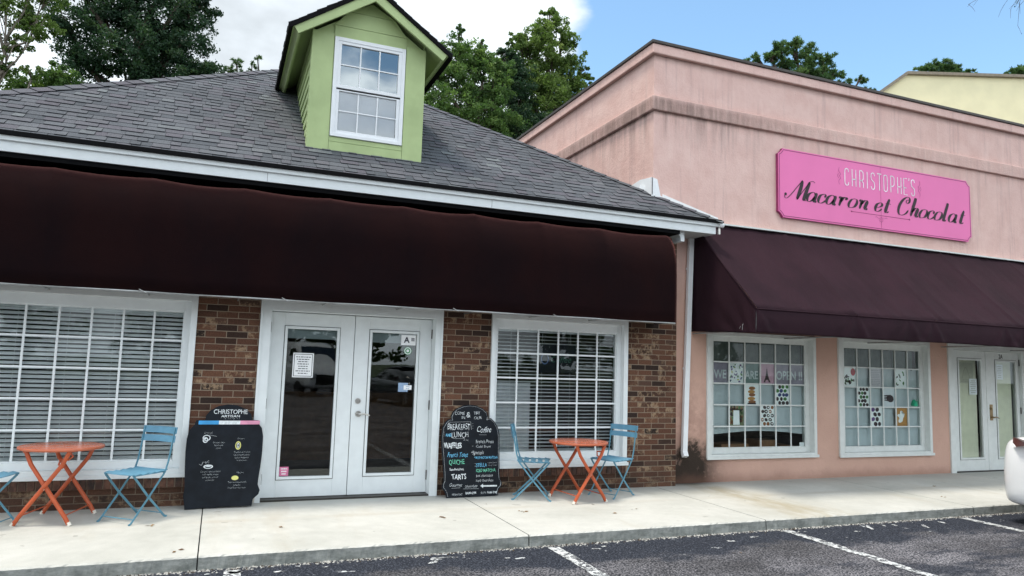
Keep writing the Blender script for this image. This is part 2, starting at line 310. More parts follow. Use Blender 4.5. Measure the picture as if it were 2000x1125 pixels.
def tag(o, label=None, cat=None, group=None, kind=None):
    if label: o['label'] = label
    if cat: o['category'] = cat
    if group: o['group'] = group
    if kind: o['kind'] = kind
    return o
def thing(name, label, cat, loc=(0, 0, 0), rz=0.0, group=None):
    o = bpy.data.objects.new(name, None); COL.objects.link(o); o.location = loc; o.rotation_euler = (0, 0, rz); o.empty_display_size = .1
    return tag(o, label, cat, group)
def rootof(o):
    while o.parent: o = o.parent
    return o
class MB:
    def __init__(s): s.v = []; s.f = []; s.mi = []; s.tint = None
    def add(s, vs, fs, mi=0):
        k = len(s.v); s.v += [tuple(v) for v in vs]; s.f += [tuple(i+k for i in f) for f in fs]; s.mi += [mi]*len(fs); return s
    def box(s, x0, x1, y0, y1, z0, z1, mi=0):
        s.add([(x0,y0,z0),(x1,y0,z0),(x1,y1,z0),(x0,y1,z0),(x0,y0,z1),(x1,y0,z1),(x1,y1,z1),(x0,y1,z1)],
              [(0,3,2,1),(4,5,6,7),(0,1,5,4),(1,2,6,5),(2,3,7,6),(3,0,4,7)], mi); return s
    def bar(s, a, b, w, h=None, mi=0, upv=(0,0,1)):
        a = Vector(a); b = Vector(b); d = (b-a).normalized(); h = h or w; q = Vector(upv)
        if abs(d.dot(q)) > .98: q = Vector((1,0,0))
        sx = d.cross(q).normalized(); sy = sx.cross(d)
        c = [sx*i*w/2+sy*j*h/2 for i, j in ((-1,-1),(1,-1),(1,1),(-1,1))]
        s.add([a+k for k in c]+[b+k for k in c], [(3,2,1,0),(4,5,6,7),(0,1,5,4),(1,2,6,5),(2,3,7,6),(3,0,4,7)], mi); return s
    def tube(s, pts, r, n=8, mi=0, cap=True):
        pts = [Vector(p) for p in pts]; rs = r if hasattr(r, '__len__') else [r]*len(pts); vs = []; fs = []; ref = None
        for i, p in enumerate(pts):
            d = (pts[min(i+1, len(pts)-1)]-pts[max(i-1, 0)]).normalized()
            if ref is None: ref = Vector((0,0,1)) if abs(d.z) < .9 else Vector((1,0,0))
            a = d.cross(ref).normalized(); b = a.cross(d); ref = b if abs(b.dot(d)) < .5 else ref
            for k in range(n):
                t = 2*math.pi*k/n; vs.append(p+(a*math.cos(t)+b*math.sin(t))*rs[i])
        for i in range(len(pts)-1):
            for k in range(n): fs.append((i*n+k, i*n+(k+1)%n, (i+1)*n+(k+1)%n, (i+1)*n+k))
        if cap: fs.append(tuple(range(n))[::-1]); fs.append(tuple((len(pts)-1)*n+k for k in range(n)))
        s.add(vs, fs, mi); return s
    def prism(s, poly, o, u, v, w, mi=0, mside=None):
        """polygon (a,b) in plane o+u*a+v*b, extruded by vector w"""
        o, u, v, w = map(Vector, (o, u, v, w)); A = [o+u*a+v*b for a, b in poly]; n = len(A)
        s.add(A+[a+w for a in A], [tuple(range(n))], mi); k = len(s.v)-2*n
        s.f.append(tuple(k+n+i for i in range(n))[::-1]); s.mi.append(mi)
        for i in range(n):
            j = (i+1) % n; s.f.append((k+j, k+i, k+n+i, k+n+j)); s.mi.append(mi if mside is None else mside)
        return s
    def disc(s, c, r, t, ax='y', n=24, mi=0):
        c = Vector(c); U, V, Wv = {'y': ((1,0,0),(0,0,1),(0,t,0)), 'z': ((1,0,0),(0,1,0),(0,0,t)), 'x': ((0,1,0),(0,0,1),(t,0,0))}[ax]
        return s.prism([(r*math.cos(2*math.pi*i/n), r*math.sin(2*math.pi*i/n)) for i in range(n)], c, U, V, Wv, mi)
    def build(s, name, mats, parent=None, world=True, smooth=False, bevel=0.0, subd=0, recalc=True):
        if not isinstance(mats, (list, tuple)): mats = [mats]
        me = bpy.data.meshes.new(name); vs = s.v
        if parent is not None and world:
            rr = rootof(parent); M = (Matrix.Translation(rr.location) @ rr.rotation_euler.to_matrix().to_4x4()).inverted(); vs = [tuple(M @ Vector(v)) for v in vs]
        me.from_pydata(vs, [], s.f)
        for mm in mats: me.materials.append(mm)
        me.polygons.foreach_set('material_index', s.mi)
        if smooth: me.polygons.foreach_set('use_smooth', [True]*len(s.f))
        if s.tint is not None:
            a = me.attributes.new('tint', 'FLOAT', 'FACE'); a.data.foreach_set('value', s.tint)
        if recalc and len(s.f) < 6000:
            import bmesh
            bm = bmesh.new(); bm.from_mesh(me); bmesh.ops.recalc_face_normals(bm, faces=bm.faces); bm.to_mesh(me); bm.free()
        me.update(); o = bpy.data.objects.new(name, me); COL.objects.link(o)
        if parent is not None: o.parent = parent
        if bevel:
            b = o.modifiers.new('bevel', 'BEVEL'); b.width = bevel; b.segments = 2; b.limit_method = 'ANGLE'
        if subd:
            b = o.modifiers.new('subd', 'SUBSURF'); b.levels = subd; b.render_levels = subd
        return o

def text_add(mb, txt, o, u, v, size, mi=0, shear=0.0, bold=0.0, wscale=1.0, align='CENTER', depth=None, spacing=1.0, wob=0.0):
    """letters of the built-in font laid flat on the plane o,u,v"""
    cu = bpy.data.curves.new('t', 'FONT'); cu.body = txt; cu.size = size; cu.shear = shear; cu.offset = bold; cu.align_x = align; cu.resolution_u = 3; cu.space_character = spacing
    ob = bpy.data.objects.new('t', cu); COL.objects.link(ob); bpy.context.view_layer.update()
    me = bpy.data.meshes.new_from_object(ob.evaluated_get(bpy.context.evaluated_depsgraph_get()))
    o, u, v = Vector(o), Vector(u), Vector(v)
    ph_ = (sum(map(ord, txt)) % 17)*.7
    if wob:
        for p in me.vertices:
            a, b = p.co.x/size, p.co.y/size; p.co.x += wob*size*(.07*math.sin(b*6+a*2.3+ph_)+.04*math.sin(a*9+ph_)); p.co.y += wob*size*(.10*math.sin(a*3.1+ph_)+.07*math.sin(a*7.7+ph_*2)+.03*math.sin(b*9+a*5))
    mb.add([o+u*(p.co.x*wscale)+v*p.co.y for p in me.vertices], [tuple(f.vertices) for f in me.polygons], mi)
    bpy.data.objects.remove(ob); bpy.data.curves.remove(cu); bpy.data.meshes.remove(me)

def catmull(P, n=7, closed=False):
    P = [Vector((*p, 0)) for p in P]; out = []
    if closed: Q = [P[-1]]+P+[P[0], P[1]]
    else: Q = [P[0]*2-P[1]]+P+[P[-1]*2-P[-2]]
    for i in range(1, len(Q)-2):
        for k in range(n):
            t = k/n; a, b, c, d = Q[i-1:i+3]
            out.append(.5*((2*b)+(c-a)*t+(2*a-5*b+4*c-d)*t*t+(3*b-a-3*c+d)*t**3))
    out.append(Q[-2]); return out
def stroke(mb, pts, o, u, v, wf, mi=0, shear=0, sx=1, sy=1, smooth=True, closed=False):
    """pen stroke: ribbon whose width follows the stroke direction"""
    P = catmull(pts, 8, closed) if smooth and len(pts) > 2 else [Vector((*p, 0)) for p in pts]
    o, u, v = Vector(o), Vector(u), Vector(v); vs = []
    Q = [Vector((p.x*sx+p.y*sy*shear, p.y*sy, 0)) for p in P]
    for i, p in enumerate(Q):
        d = Q[min(i+1, len(Q)-1)]-Q[max(i-1, 0)]; d0 = P[min(i+1, len(P)-1)]-P[max(i-1, 0)]
        if d.length < 1e-9: d = Vector((1,0,0)); d0 = d
        d.normalize(); d0.normalize(); w = wf(abs(d0.y), i/(len(Q)-1)); nrm = Vector((-d.y, d.x, 0))*w/2
        for q in (p+nrm, p-nrm): vs.append(o+u*q.x+v*q.y)
    mb.add(vs, [(2*i, 2*i+1, 2*i+3, 2*i+2) for i in range(len(Q)-1)], mi)

# ------------------------------------------------------------------ setting
SW, AS = .15, .045                       # sidewalk and asphalt levels
g = MB(); g.add([(-400,-400,0),(400,-400,0),(400,400,0),(-400,400,0)], [(0,1,2,3)])
tag(g.build('ground', MT['grass']), kind='structure')
g = MB(); g.add([(-70,-44,AS),(80,-44,AS),(80,-2.19,AS),(-70,-2.19,AS)], [(0,1,2,3)])
tag(g.build('parking_lot', MT['asphalt']), kind='structure')
g = MB(); xs = [-14, -8.6, -5.8, -2.9, -.043, 2.735, 5.45, 8.62, 11.4, 14.2, 17, 20, 24, 28]; rj = random.Random(3)
# sidewalk slabs with open joints, slightly chipped front edge
for i in range(len(xs)-1):
    a, b = xs[i]+.005, xs[i+1]-.005; n = 110; top = []; fr = []
    for k in range(n+1):
        x = a+(b-a)*k/n; top.append((x, -2.178+rj.uniform(-.0015, .0015), SW)); fr.append((x, -2.190+rj.uniform(-.003, .003), SW-.012+rj.uniform(-.0015, .0015)))
    V = top+fr+[(x, -2.20+rj.uniform(-.004,.004), 0) for x, _, _ in top]+[(x, .6, SW) for x, _, _ in top]
    F = []
    for k in range(n):
        F += [(n+1+k, n+2+k, k+1, k), (2*(n+1)+k, 2*(n+1)+k+1, n+2+k, n+1+k), (k, k+1, 3*(n+1)+k+1, 3*(n+1)+k)]
    g.add(V, F)
    g.add([(b, -2.175, SW),(b, -2.2, 0),(b,.6,0),(b,.6,SW)], [(0,1,2,3)]); g.add([(a, -2.175, SW),(a, -2.2, 0),(a,.6,0),(a,.6,SW)], [(3,2,1,0)])
tag(g.build('sidewalk', MT['concrete'], recalc=False), kind='structure')
g = MB(); g.box(-14, 28, -2.17, .6, 0, SW-.03); tag(g.build('sidewalk_bed', MT['gap']), kind='structure')

# parking stripes and remnants of old paint
rj = random.Random(5)
def wobbly(x0, x1, y0, y1, n=30):
    L = [(x0+(x1-x0)*0+rj.uniform(-.008,.008), y0+(y1-y0)*k/n) for k in range(n+1)]; Rr = [(x1+rj.uniform(-.008,.008), y0+(y1-y0)*k/n) for k in range(n+1)]
    return L, Rr
for i, (x0, dx) in enumerate(((2.885, -.06), (5.60, -.1), (8.26, -.1), (10.95, -.1), (.15, -.05), (-2.6, 0))):
    g = MB(); L, Rr = wobbly(x0, x0+.115, -2.27, -6.8); n = len(L)
    sh = lambda p: (p[0]+dx*(p[1]+2.27)/-4.5, p[1], AS+.004)
    g.add([sh(p) for p in L]+[sh(p) for p in Rr], [(k, n+k, n+k+1, k+1) for k in range(n-1)])
    if i == 4: g.v = [(x, y if y < -2.9 else y, z) for x, y, z in g.v]
    tag(g.build('parking_line', MT['line'], recalc=False), kind='structure')
g = MB()
def blob(cx, cy, rx, ry, rot=0, n=22):
    pts = []
    for k in range(n):
        t = 2*math.pi*k/n; q = rj.uniform(.62, 1.15); a, b = rx*q*math.cos(t), ry*q*math.sin(t); pts.append((cx+a*math.cos(rot)-b*math.sin(rot), cy+a*math.sin(rot)+b*math.cos(rot), AS+.004))
    g.add(pts, [tuple(range(n))])
for a in ((1.87,-2.34,.10,.022),(1.79,-2.38,.035,.05),(1.76,-2.46,.06,.025,.5),(.23,-2.335,.07,.035),(.55,-2.40,.05,.02),(1.98,-2.36,.03,.015),(6.70,-2.38,.03,.13,-.5),(6.95,-2.34,.02,.07,-.3),(7.1,-2.36,.03,.05,-.4),(6.4,-2.5,.05,.02),(7.4,-2.5,.03,.09,-.5),(5.1,-2.42,.07,.025,.2),(4.75,-2.5,.05,.03),(3.3,-2.42,.05,.02,-.4),(3.42,-2.36,.03,.015),(7.8,-2.4,.03,.05),(2.4,-2.5,.03,.012),(1.55,-2.85,.05,.02),(.9,-2.36,.025,.012)):
    blob(*a)
tag(g.build('old_paint_patches', MT['line'], recalc=False), kind='structure')

# pebbly joint where the asphalt meets the kerb, and scattered litter
def scatter(name, N, fn, size, mats, kind_label, seed):
    rr = random.Random(seed); g = MB(); 
    for i in range(N):
        x, y, z = fn(rr); s_ = size*rr.uniform(.4, 1.3); a = rr.uniform(0, 6.28); c, sn = math.cos(a)*s_, math.sin(a)*s_; h = s_*rr.uniform(.5, .9)
        g.add([(x-c,y-sn,z),(x+sn*.8,y-c*.8,z),(x+c,y+sn,z),(x-sn*.7,y+c*.7,z),(x+rr.uniform(-.3,.3)*s_,y,z+h)], [(0,1,4),(1,2,4),(2,3,4),(3,0,4)], rr.choice((0,0,0,1)) if len(mats) > 1 else 0)
    o = g.build(name, mats, recalc=False); tag(o, kind_label, 'gravel', kind='stuff'); return o
scatter('kerb_gravel', 5200, lambda r: (r.uniform(-4.5, 13), -2.19-abs(r.gauss(0, .034)), AS-.002), .0125, [MT['gravel'], MT['gravd']], 'pale gravel and dark crumbs lying in the joint between kerb and asphalt', 11)

def litter(name, N, fn, seed, label):
    rr = random.Random(seed); g = MB(); g.tint = []
    for i in range(N):
        x, y, z, s_ = fn(rr); a = rr.uniform(0, 6.28); L_ = s_; Wd = s_*.45; d = Vector((math.cos(a), math.sin(a), 0)); e = Vector((-d.y, d.x, 0)); c = Vector((x, y, z+.003))
        g.add([c-d*L_/2, c+e*Wd/2+Vector((0,0,.008)), c+d*L_/2+Vector((0,0,.004)), c-e*Wd/2], [(0,1,2,3)]); g.tint.append(rr.random())
    o = g.build(name, MT['litter'], recalc=False); tag(o, label, 'leaf litter', kind='stuff')
spots = [(.6,-1.35),(-.45,-1.0),(-.2,-2.0),(4.35,-1.35),(4.0,-1.5),(3.1,-1.2),(2.85,-.7),(2.2,-1.3),(7.4,-.5),(9.6,-.9),(8.9,-1.6),(4.5,-2.9),(5.75,-2.27),(5.72,-2.25),(5.78,-2.26),(1.6,-2.9),(4.05,-1.05)]
litter('fallen_leaves', len(spots)*2, lambda r: (lambda s: (s[0]+r.uniform(-.04,.04), s[1]+r.uniform(-.04,.04), SW if s[1] > -2.15 else AS, r.uniform(.03,.06)))(r.choice(spots)), 4, 'few dry brown leaves scattered over the pale sidewalk and kerb')

# ------------------------------------------------------------------ brick shop building
B1 = thing('brick_shop', 'brown brick shop with grey shingled hip roof, green dormer and white double doors', 'building', (1.42, 0, SW))
YB = -.10; WT = .10
w = MB(); E0, E1 = -2.94, 5.775; TOPW = 3.50
ops = [(-2.16, -.235, .455, 2.36), (.395, 2.455, SW, 2.36), (3.08, 5.00, .455, 2.36)]
cur = E0
for (a, b, c, d) in ops:
    w.box(cur, a, YB, WT, SW, 2.36)
    if c > SW+.01: w.box(a, b, YB, WT, SW, c-.105)
    cur = b
w.box(cur, E1, YB, WT, SW, 2.36); w.box(E0, E1, YB, WT, 2.36, TOPW)
w.box(E0, E0+.2, WT, 8.1, SW, TOPW); w.box(E0+.2, 5.45, 7.9, 8.1, SW, TOPW)
w.build('brick_wall', MT['brick'], B1)
def rowlock(x0, x1, z1):
    g = MB(); g.box(x0-.02, x1+.02, YB-.028, WT, z1-.104, z1-.008, 1); x = x0-.02; rr = random.Random(int(x0*10)); g2 = MB()
    while x < x1-.01:
        g.box(x, min(x+.060, x1+.02), YB-.045+rr.uniform(-.003, .003), YB-.02, z1-.100, z1+.003, 0 if rr.random() < .8 else 2); x += .0715
    return g
def rl_mat(n, a, b):
    t = NT(n); t.set(.85); c = t.mix(t.mr(t.noise(11, t.pos(), 6, .7), .35, .65), a, b); t.l(c, t.b.inputs['Base Color']); t.bump(t.noise(50, t.pos(), 4), .004); return t.m
RL = [rl_mat('rowlock_brick', (.05, .024, .017), (.125, .058, .036)), plain('mortar', (.30, .23, .17), .95, var=.2), rl_mat('rowlock_brick_dark', (.022, .014, .012), (.08, .042, .03))]

def casement(parent, x0, x1, z0, z1, gx0, gx1, gz0, gz1, ya, yb, yg, cols, rows, fm, gm, mw=.020, step=.5):
    """casing + inset sash + grille + glass; ya outer face, yb inner sash face, yg glass"""
    f = MB(); a = x0+(gx0-x0)*step; b = x1-(x1-gx1)*step; c = z0+(gz0-z0)*step; d = z1-(z1-gz1)*step
    f.box(x0, a, ya, yg+.06, z0, z1).box(b, x1, ya, yg+.06, z0, z1).box(a, b, ya, yg+.06, d, z1).box(a, b, ya, yg+.06, z0, c)
    f.box(a, gx0, yb, yg+.058, c, d).box(gx1, b, yb, yg+.058, c, d).box(gx0, gx1, yb, yg+.058, gz1, d).box(gx0, gx1, yb, yg+.058, c, gz0)
    # stop bead around the glass
    e = .012
    f.box(gx0, gx0+e, yb+.012, yg, gz0, gz1).box(gx1-e, gx1, yb+.012, yg, gz0, gz1).box(gx0+e, gx1-e, yb+.012, yg, gz1-e, gz1).box(gx0+e, gx1-e, yb+.012, yg, gz0, gz0+e)
    F = f.build('window', fm, parent, bevel=.003)
    s = MB(); s.box(x0-.015, x1+.015, ya-.022, ya-.001, z0-.012, z0+.028); s.build('sill', fm, F, bevel=.003)
    m_ = MB()
    for i in range(1, cols):
        x = gx0+(gx1-gx0)*i/cols; m_.box(x-mw/2, x+mw/2, yg-.016, yg-.002, gz0+e, gz1-e)
    xs_ = [gx0+e]+[gx0+(gx1-gx0)*i/cols for i in range(1, cols)]+[gx1-e]
    for j in range(1, rows):
        z = gz0+(gz1-gz0)*j/rows
        for i in range(cols):
            m_.box(xs_[i]+(mw/2 if i else 0), xs_[i+1]-(mw/2 if i < cols-1 else 0), yg-.015, yg-.003, z-mw/2, z+mw/2)
    m_.build('muntins', fm, F)
    p = MB(); p.add([(gx0,yg,gz0),(gx1,yg,gz0),(gx1,yg,gz1),(gx0,yg,gz1)], [(0,1,2,3)]); p.build('pane', gm, F, recalc=False)
    return F
def blinds(F, x0, x1, z0, z1, y, pitch_, depth, ang, seed, skip=None):
    g = MB(); rr = random.Random(seed); z = z0+.02; n = 0
    g.box(x0, x1, y-.02, y+.02, z1-.03, z1); g.box(x0, x1, y-.015, y+.015, z0, z0+.015)
    while z < z1-.04:
        a = ang+rr.uniform(-.05, .05); dy, dz = math.cos(a)*depth/2, math.sin(a)*depth/2; sg = rr.uniform(-.002, .002)
        n_ = 8; V = []
        for k in range(n_+1):
            x = x0+(x1-x0)*k/n_; q = sg*math.sin(math.pi*k/n_)
            V += [(x, y-dy, z-dz+q), (x, y, z+q+.002), (x, y+dy, z+dz+q)]
        g.add(V, [(3*k, 3*k+3, 3*k+4, 3*k+1) for k in range(n_)]+[(3*k+1, 3*k+4, 3*k+5, 3*k+2) for k in range(n_)])
        z += pitch_
    for f in (.12, .38, .62, .88):
        x = x0+(x1-x0)*f; g.box(x-.0012, x+.0012, y-depth/2-.003, y-depth/2-.001, z0, z1)
    g.build('blind', MT['blind'], F, recalc=False)

W1 = casement(B1, -2.16, -.235, .455, 2.36, -2.07, -.36, .605, 2.143, -.135, -.06, -.02, 6, 5, MT['white'], MT['glass'], .021, .5)
rowlock(-2.16, -.235, .447).build('brick_sill', RL, W1)
blinds(W1, -2.06, -.37, .61, 2.14, .045, .0445, .044, .74, 1)
W2 = casement(B1, 3.08, 5.00, .455, 2.36, 3.18, 4.87, .615, 2.145, -.135, -.06, -.02, 6, 5, MT['white'], MT['glass'], .021, .5)
rowlock(3.08, 5.00, .447).build('brick_sill', RL, W2)
blinds(W2, 3.19, 4.86, .62, 2.14, .045, .0445, .045, .30, 2)

# door frame and two glazed leaves
f = MB(); f.box(.395, .51, -.13, .10, SW, 2.36).box(2.367, 2.455, -.13, .10, SW, 2.36).box(.51, 2.367, -.13, .10, 2.205, 2.36)
f.box(.395, .42, -.142, -.131, SW, 2.36).box(2.43, 2.455, -.142, -.131, SW, 2.36)
DF = f.build('door_frame', MT['white'], B1, bevel=.003)
g = MB(); g.box(.51, 2.367, -.10, .09, SW+.002, SW+.018); g.build('threshold', MT['dark'], DF)
def leaf(parent, x0, x1, z0, z1, gx0, gx1, gz0, gz1, y, mat, gm, bottom=True, handle=None, hinges=None, hm=None, key=None, shade=None):
    d = MB(); t = .045
    d.box(x0, gx0-.03, y, y+t, z0, z1).box(gx1+.03, x1, y, y+t, z0, z1).box(gx0-.03, gx1+.03, y, y+t, gz1+.03, z1).box(gx0-.03, gx1+.03, y, y+t, z0, gz0-.03)
    for (a, b, c, e) in ((gx0-.03, gx0, gz0-.03, gz1+.03), (gx1, gx1+.03, gz0-.03, gz1+.03), (gx0, gx1, gz1, gz1+.03), (gx0, gx1, gz0-.03, gz0)): d.box(a, b, y-.012, y+t+.01, c, e)
    D = d.build('door', mat, parent, bevel=.003)
    s = MB()
    for (a, b, c, e) in ((gx0-.036, gx0-.031, gz0-.036, gz1+.036), (gx1+.031, gx1+.036, gz0-.036, gz1+.036), (gx0-.031, gx1+.031, gz1+.031, gz1+.036), (gx0-.031, gx1+.031, gz0-.036, gz0-.031)): s.box(a, b, y-.0035, y-.0005, c, e)
    s.build('seal', MT['gap'], D)
    p = MB(); p.add([(gx0,y+.016,gz0),(gx1,y+.016,gz0),(gx1,y+.016,gz1),(gx0,y+.016,gz1)], [(0,1,2,3)]); p.build('pane', gm, D, recalc=False)
    if handle:
        hx, hz = handle; h = MB(); h.disc((hx, y-.012, hz), .034, .012); h.tube([(hx, y-.012, hz), (hx, y-.05, hz)], .011)
        h.tube([(hx, y-.05, hz), (hx+.05, y-.052, hz+.006), (hx+.095, y-.050, hz-.006), (hx+.125, y-.046, hz-.016)], [.011, .010, .0085, .007], 10)
        h.build('handle', hm, D, smooth=False)
        h = MB(); h.disc((hx-.012, y-.014, hz+.147), .031, .014); h.disc((hx-.012, y-.020, hz+.147), .017, .006); h.box(hx-.016, hx-.008, y-.026, y-.02, hz+.135, hz+.159); h.build('deadbolt', hm, D)
    if hinges:
        for hz in (z0+.20, (z0+z1)/2, z1-.17):
            h = MB(); h.tube([(hinges, y-.012, hz-.055), (hinges, y-.012, hz+.055)], .008, 8); h.build('hinge', MT['dark'], D)
    return D
LL = leaf(B1, .514, 1.441, .172, 2.198, .70, 1.245, .392, 2.018, .03, MT['white'], MT['dglass'], hinges=.514)
RLf = leaf(B1, 1.448, 2.364, .172, 2.198, 1.648, 2.18, .405, 2.018, .03, MT['white'], MT['dglass'], handle=(1.53, 1.078), hinges=2.364, hm=MT['steel'])
# interior seen through panes
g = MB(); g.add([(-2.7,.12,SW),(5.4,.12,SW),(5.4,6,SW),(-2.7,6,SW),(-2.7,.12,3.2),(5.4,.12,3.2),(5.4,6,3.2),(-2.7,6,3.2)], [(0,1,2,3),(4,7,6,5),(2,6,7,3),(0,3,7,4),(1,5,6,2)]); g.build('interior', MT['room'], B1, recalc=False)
g = MB(); g.box(.66, 1.28, .090, .094, 1.915, 2.06); g.build('door_shade', MT['curtain'], LL); g = MB(); g.box(1.61, 2.22, .090, .094, 1.905, 2.06); g.build('door_shade', MT['curtain'], RLf)
g = MB(); g.box(.8, 3.0, 3.2, 3.8, SW, 1.15).box(.75, 3.05, 3.15, 3.85, 1.15, 1.19); g.build('counter', MT['wood'], B1)

# eaves: fascia in two steps, soffit, roof
ZF = 3.70; FX0, FX1 = -3.39, 6.16
g = MB(); g.box(FX0, FX1, -.45, -.425, 3.545, 3.640); g.box(FX0-.03, FX1+.035, -.480, -.425, 3.648, 3.694); g.box(FX0, FX1, -.447, -.43, 3.640, 3.648)
g.box(FX1-.024, FX1, -.425, .05, 3.545, 3.640).box(FX1, FX1+.035, -.425, .05, 3.648, 3.700)
FA = g.build('fascia', MT['white'], B1, bevel=.002)
g = MB(); g.box(FX0-.04, FX1+.055, -.514, -.43, 3.695, 3.735).box(FX1+.0, FX1+.055, -.43, .05, 3.701, 3.722); g.build('drip_edge', MT['black'], FA)
for xx in (.35, 2.9):
    g = MB(); g.box(xx, xx+.003, -.4512, -.4502, 3.546, 3.639); g.build('fascia_joint', MT['gap'], FA)
g = MB(); g.box(FX0, FX1-.024, -.425, YB, 3.549, 3.56).box(5.775, FX1-.024, YB, .055, 3.549, 3.56); g.build('soffit', MT['soffit'], B1)
g = MB(); g.prism([(0,0),(.10,0),(.10,-.13),(.045,-.13),(.035,-.07),(.0,-.03)], (5.62,-.35,3.548), (1,0,0), (0,0,1), (0,.2,0)); g.build('eave_bracket', MT['white'], B1)
g = MB(); g.tube([(6.19,-.47,3.675),(6.265,-.47,3.672)], .034, 14); g.build('gutter_spout', MT['vinyl'], B1)
g = MB(); g.box(6.205, 6.235, -.45, -.42, 3.55, 3.66); g.build('gutter_strap', MT['steel'], B1)

P = .683; Ax, Ay, Az = 1.385, 3.86, 6.675
def shingled(corners, u, v, o, name, parent, rows_h=.127, seed=1, lift=.012, fixed=None):
    """courses of laminated tabs on a sloping triangle/polygon; u along the eave, v up the slope"""
    rr = random.Random(seed); o, u, v = Vector(o), Vector(u).normalized(), Vector(v).normalized(); n = u.cross(v)
    poly = [((Vector(c)-o).dot(u), (Vector(c)-o).dot(v)) for c in corners]
    area = sum(poly[i][0]*poly[(i+1)%len(poly)][1]-poly[(i+1)%len(poly)][0]*poly[i][1] for i in range(len(poly)))
    if area < 0: poly = poly[::-1]
    def clip(q):
        for i in range(len(poly)):
            a, b = poly[i], poly[(i+1) % len(poly)]; out = []; f_ = lambda p: (b[0]-a[0])*(p[1]-a[1])-(b[1]-a[1])*(p[0]-a[0])
            for k in range(len(q)):
                p, s_ = q[k], q[(k+1) % len(q)]; fp, fs_ = f_(p), f_(s_)
                if fp >= 0: out.append(p)
                if (fp >= 0) != (fs_ >= 0):
                    t = fp/(fp-fs_); out.append((p[0]+(s_[0]-p[0])*t, p[1]+(s_[1]-p[1])*t))
            q = out
            if len(q) < 3: return []
        return q
    g = MB(); g.tint = []; umin = min(p[0] for p in poly); umax = max(p[0] for p in poly); vmax = max(p[1] for p in poly); vmin = min(p[1] for p in poly)
    vv = vmin; row = 0
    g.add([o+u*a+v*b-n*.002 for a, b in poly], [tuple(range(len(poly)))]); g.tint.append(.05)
    while vv < vmax:
        x = umin-rr.uniform(0, .3); hi = rr.random() < .5; jog = rr.uniform(-.003, .003)
        while x < umax:
            wd = rr.choice((.10, .14, .17, .21, .27)); hi = not hi; th = lift*(1.0 if hi else .4)
            b0 = vv-(.012 if hi else 0)+jog; b1 = vv+rows_h+.012
            q = clip([(x, b0), (x+wd-.004, b0), (x+wd-.004, b1), (x, b1)])
            if len(q) >= 3:
                k0 = len(g.v); N_ = len(q); h = lambda p: th*(1-(p[1]-b0)/(b1-b0))+.001
                g.v += [tuple(o+u*p[0]+v*p[1]+n*h(p)) for p in q]+[tuple(o+u*p[0]+v*p[1]-n*.001) for p in q]
                g.f.append(tuple(range(k0, k0+N_))); g.mi.append(0); tnt = min(1, max(.2, rr.gauss(.60 if hi else .46, .16))); g.tint.append(tnt)
                for i in range(N_):
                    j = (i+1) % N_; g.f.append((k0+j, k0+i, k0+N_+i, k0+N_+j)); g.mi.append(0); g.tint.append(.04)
            x += wd
        vv += rows_h; row += 1
    return g.build(name, MT['shingle'], parent, recalc=False)
sl = Vector((0, 1, P)).normalized(); ZR = 3.722
cL, cR, ap = (-3.44, -.505, ZR-.04+.0), (6.235, -.505, ZR-.04), (Ax, Ay, Az)
ZR0 = 3.73+P*(-.055)
cL, cR = (-3.47, -.505, ZR0+.012), (6.245, -.505, ZR0+.012)
ap = (Ax, Ay, 3.73+P*(Ay+.45)+.012)
RF = MB(); RF.add([(-3.3,-.4,3.6)], []); 
roof = shingled([cL, cR, ap], (1,0,0), sl, cL, 'roof', B1, seed=3)
bl, br = (-3.47, 8.2, cL[2]), (6.245, 8.2, cL[2])
vl = Vector(ap)-Vector(cL); nl = Vector((0,-1,0)).cross(vl); nl.normalize(); up_l = nl.cross(Vector((0,-1,0)))
if up_l.z < 0: up_l = -up_l
g = shingled([cL, ap, bl], (0,-1,0), up_l, bl, 'roof_side', roof, seed=4)
g = MB(); g.tint = []
# right slope stops at the pink building, except the corner that pokes past its face
sr = (ap[2]-cR[2])/(ap[0]-cR[0]); zr = lambda x: cR[2]+(x-cR[0])*sr
hipx = lambda y: cR[0]+(ap[0]-cR[0])*(y-cR[1])/(ap[1]-cR[1])
g.add([(hipx(.055), .055, zr(hipx(.055))), cR, (cR[0], .055, cR[2])], [(0,1,2)]); g.tint.append(.5)
yh = cR[1]+(5.47-cR[0])/(ap[0]-cR[0])*(ap[1]-cR[1])
g.add([(5.47, yh, zr(5.47)), (5.47, 8.2, zr(5.47)), ap], [(0,1,2)]); g.tint.append(.5); g.add([bl, br, ap], [(0,1,2)]); g.tint.append(.5)
g.build('roof_back', MT['shingle'], roof, recalc=False)
# hip caps
def hipcaps(a, b, nm, seed, ln=.2, wd=.13):
    rr = random.Random(seed); a, b = Vector(a), Vector(b); d = (b-a); n = int(d.length/ln); d.normalize(); s = d.cross(Vector((0,0,1))).normalized(); u_ = s.cross(d); g = MB(); g.tint = []
    for i in range(n):
        p = a+d*ln*i; q = p+d*(ln+.03); dr = wd*.42; t_ = min(1, max(.1, rr.gauss(.6, .15)))
        A = [p+u_*.022, p-s*wd-u_*(dr-.02), p+s*wd-u_*(dr-.02)]; B_ = [q+u_*.010, q-s*wd-u_*(dr-.008), q+s*wd-u_*(dr-.008)]; C_ = [x-u_*.014 for x in A]
        g.add(A+B_+C_, [(0,3,4,1),(0,2,5,3),(0,1,7,6),(0,6,8,2)]); g.tint += [t_, t_, .05, .05]
    g.build(nm, MT['shingle'], roof, recalc=False)
hipcaps(cL, ap, 'hip_cap', 1); hipcaps(cR, ap, 'hip_cap', 2, wd=.10)
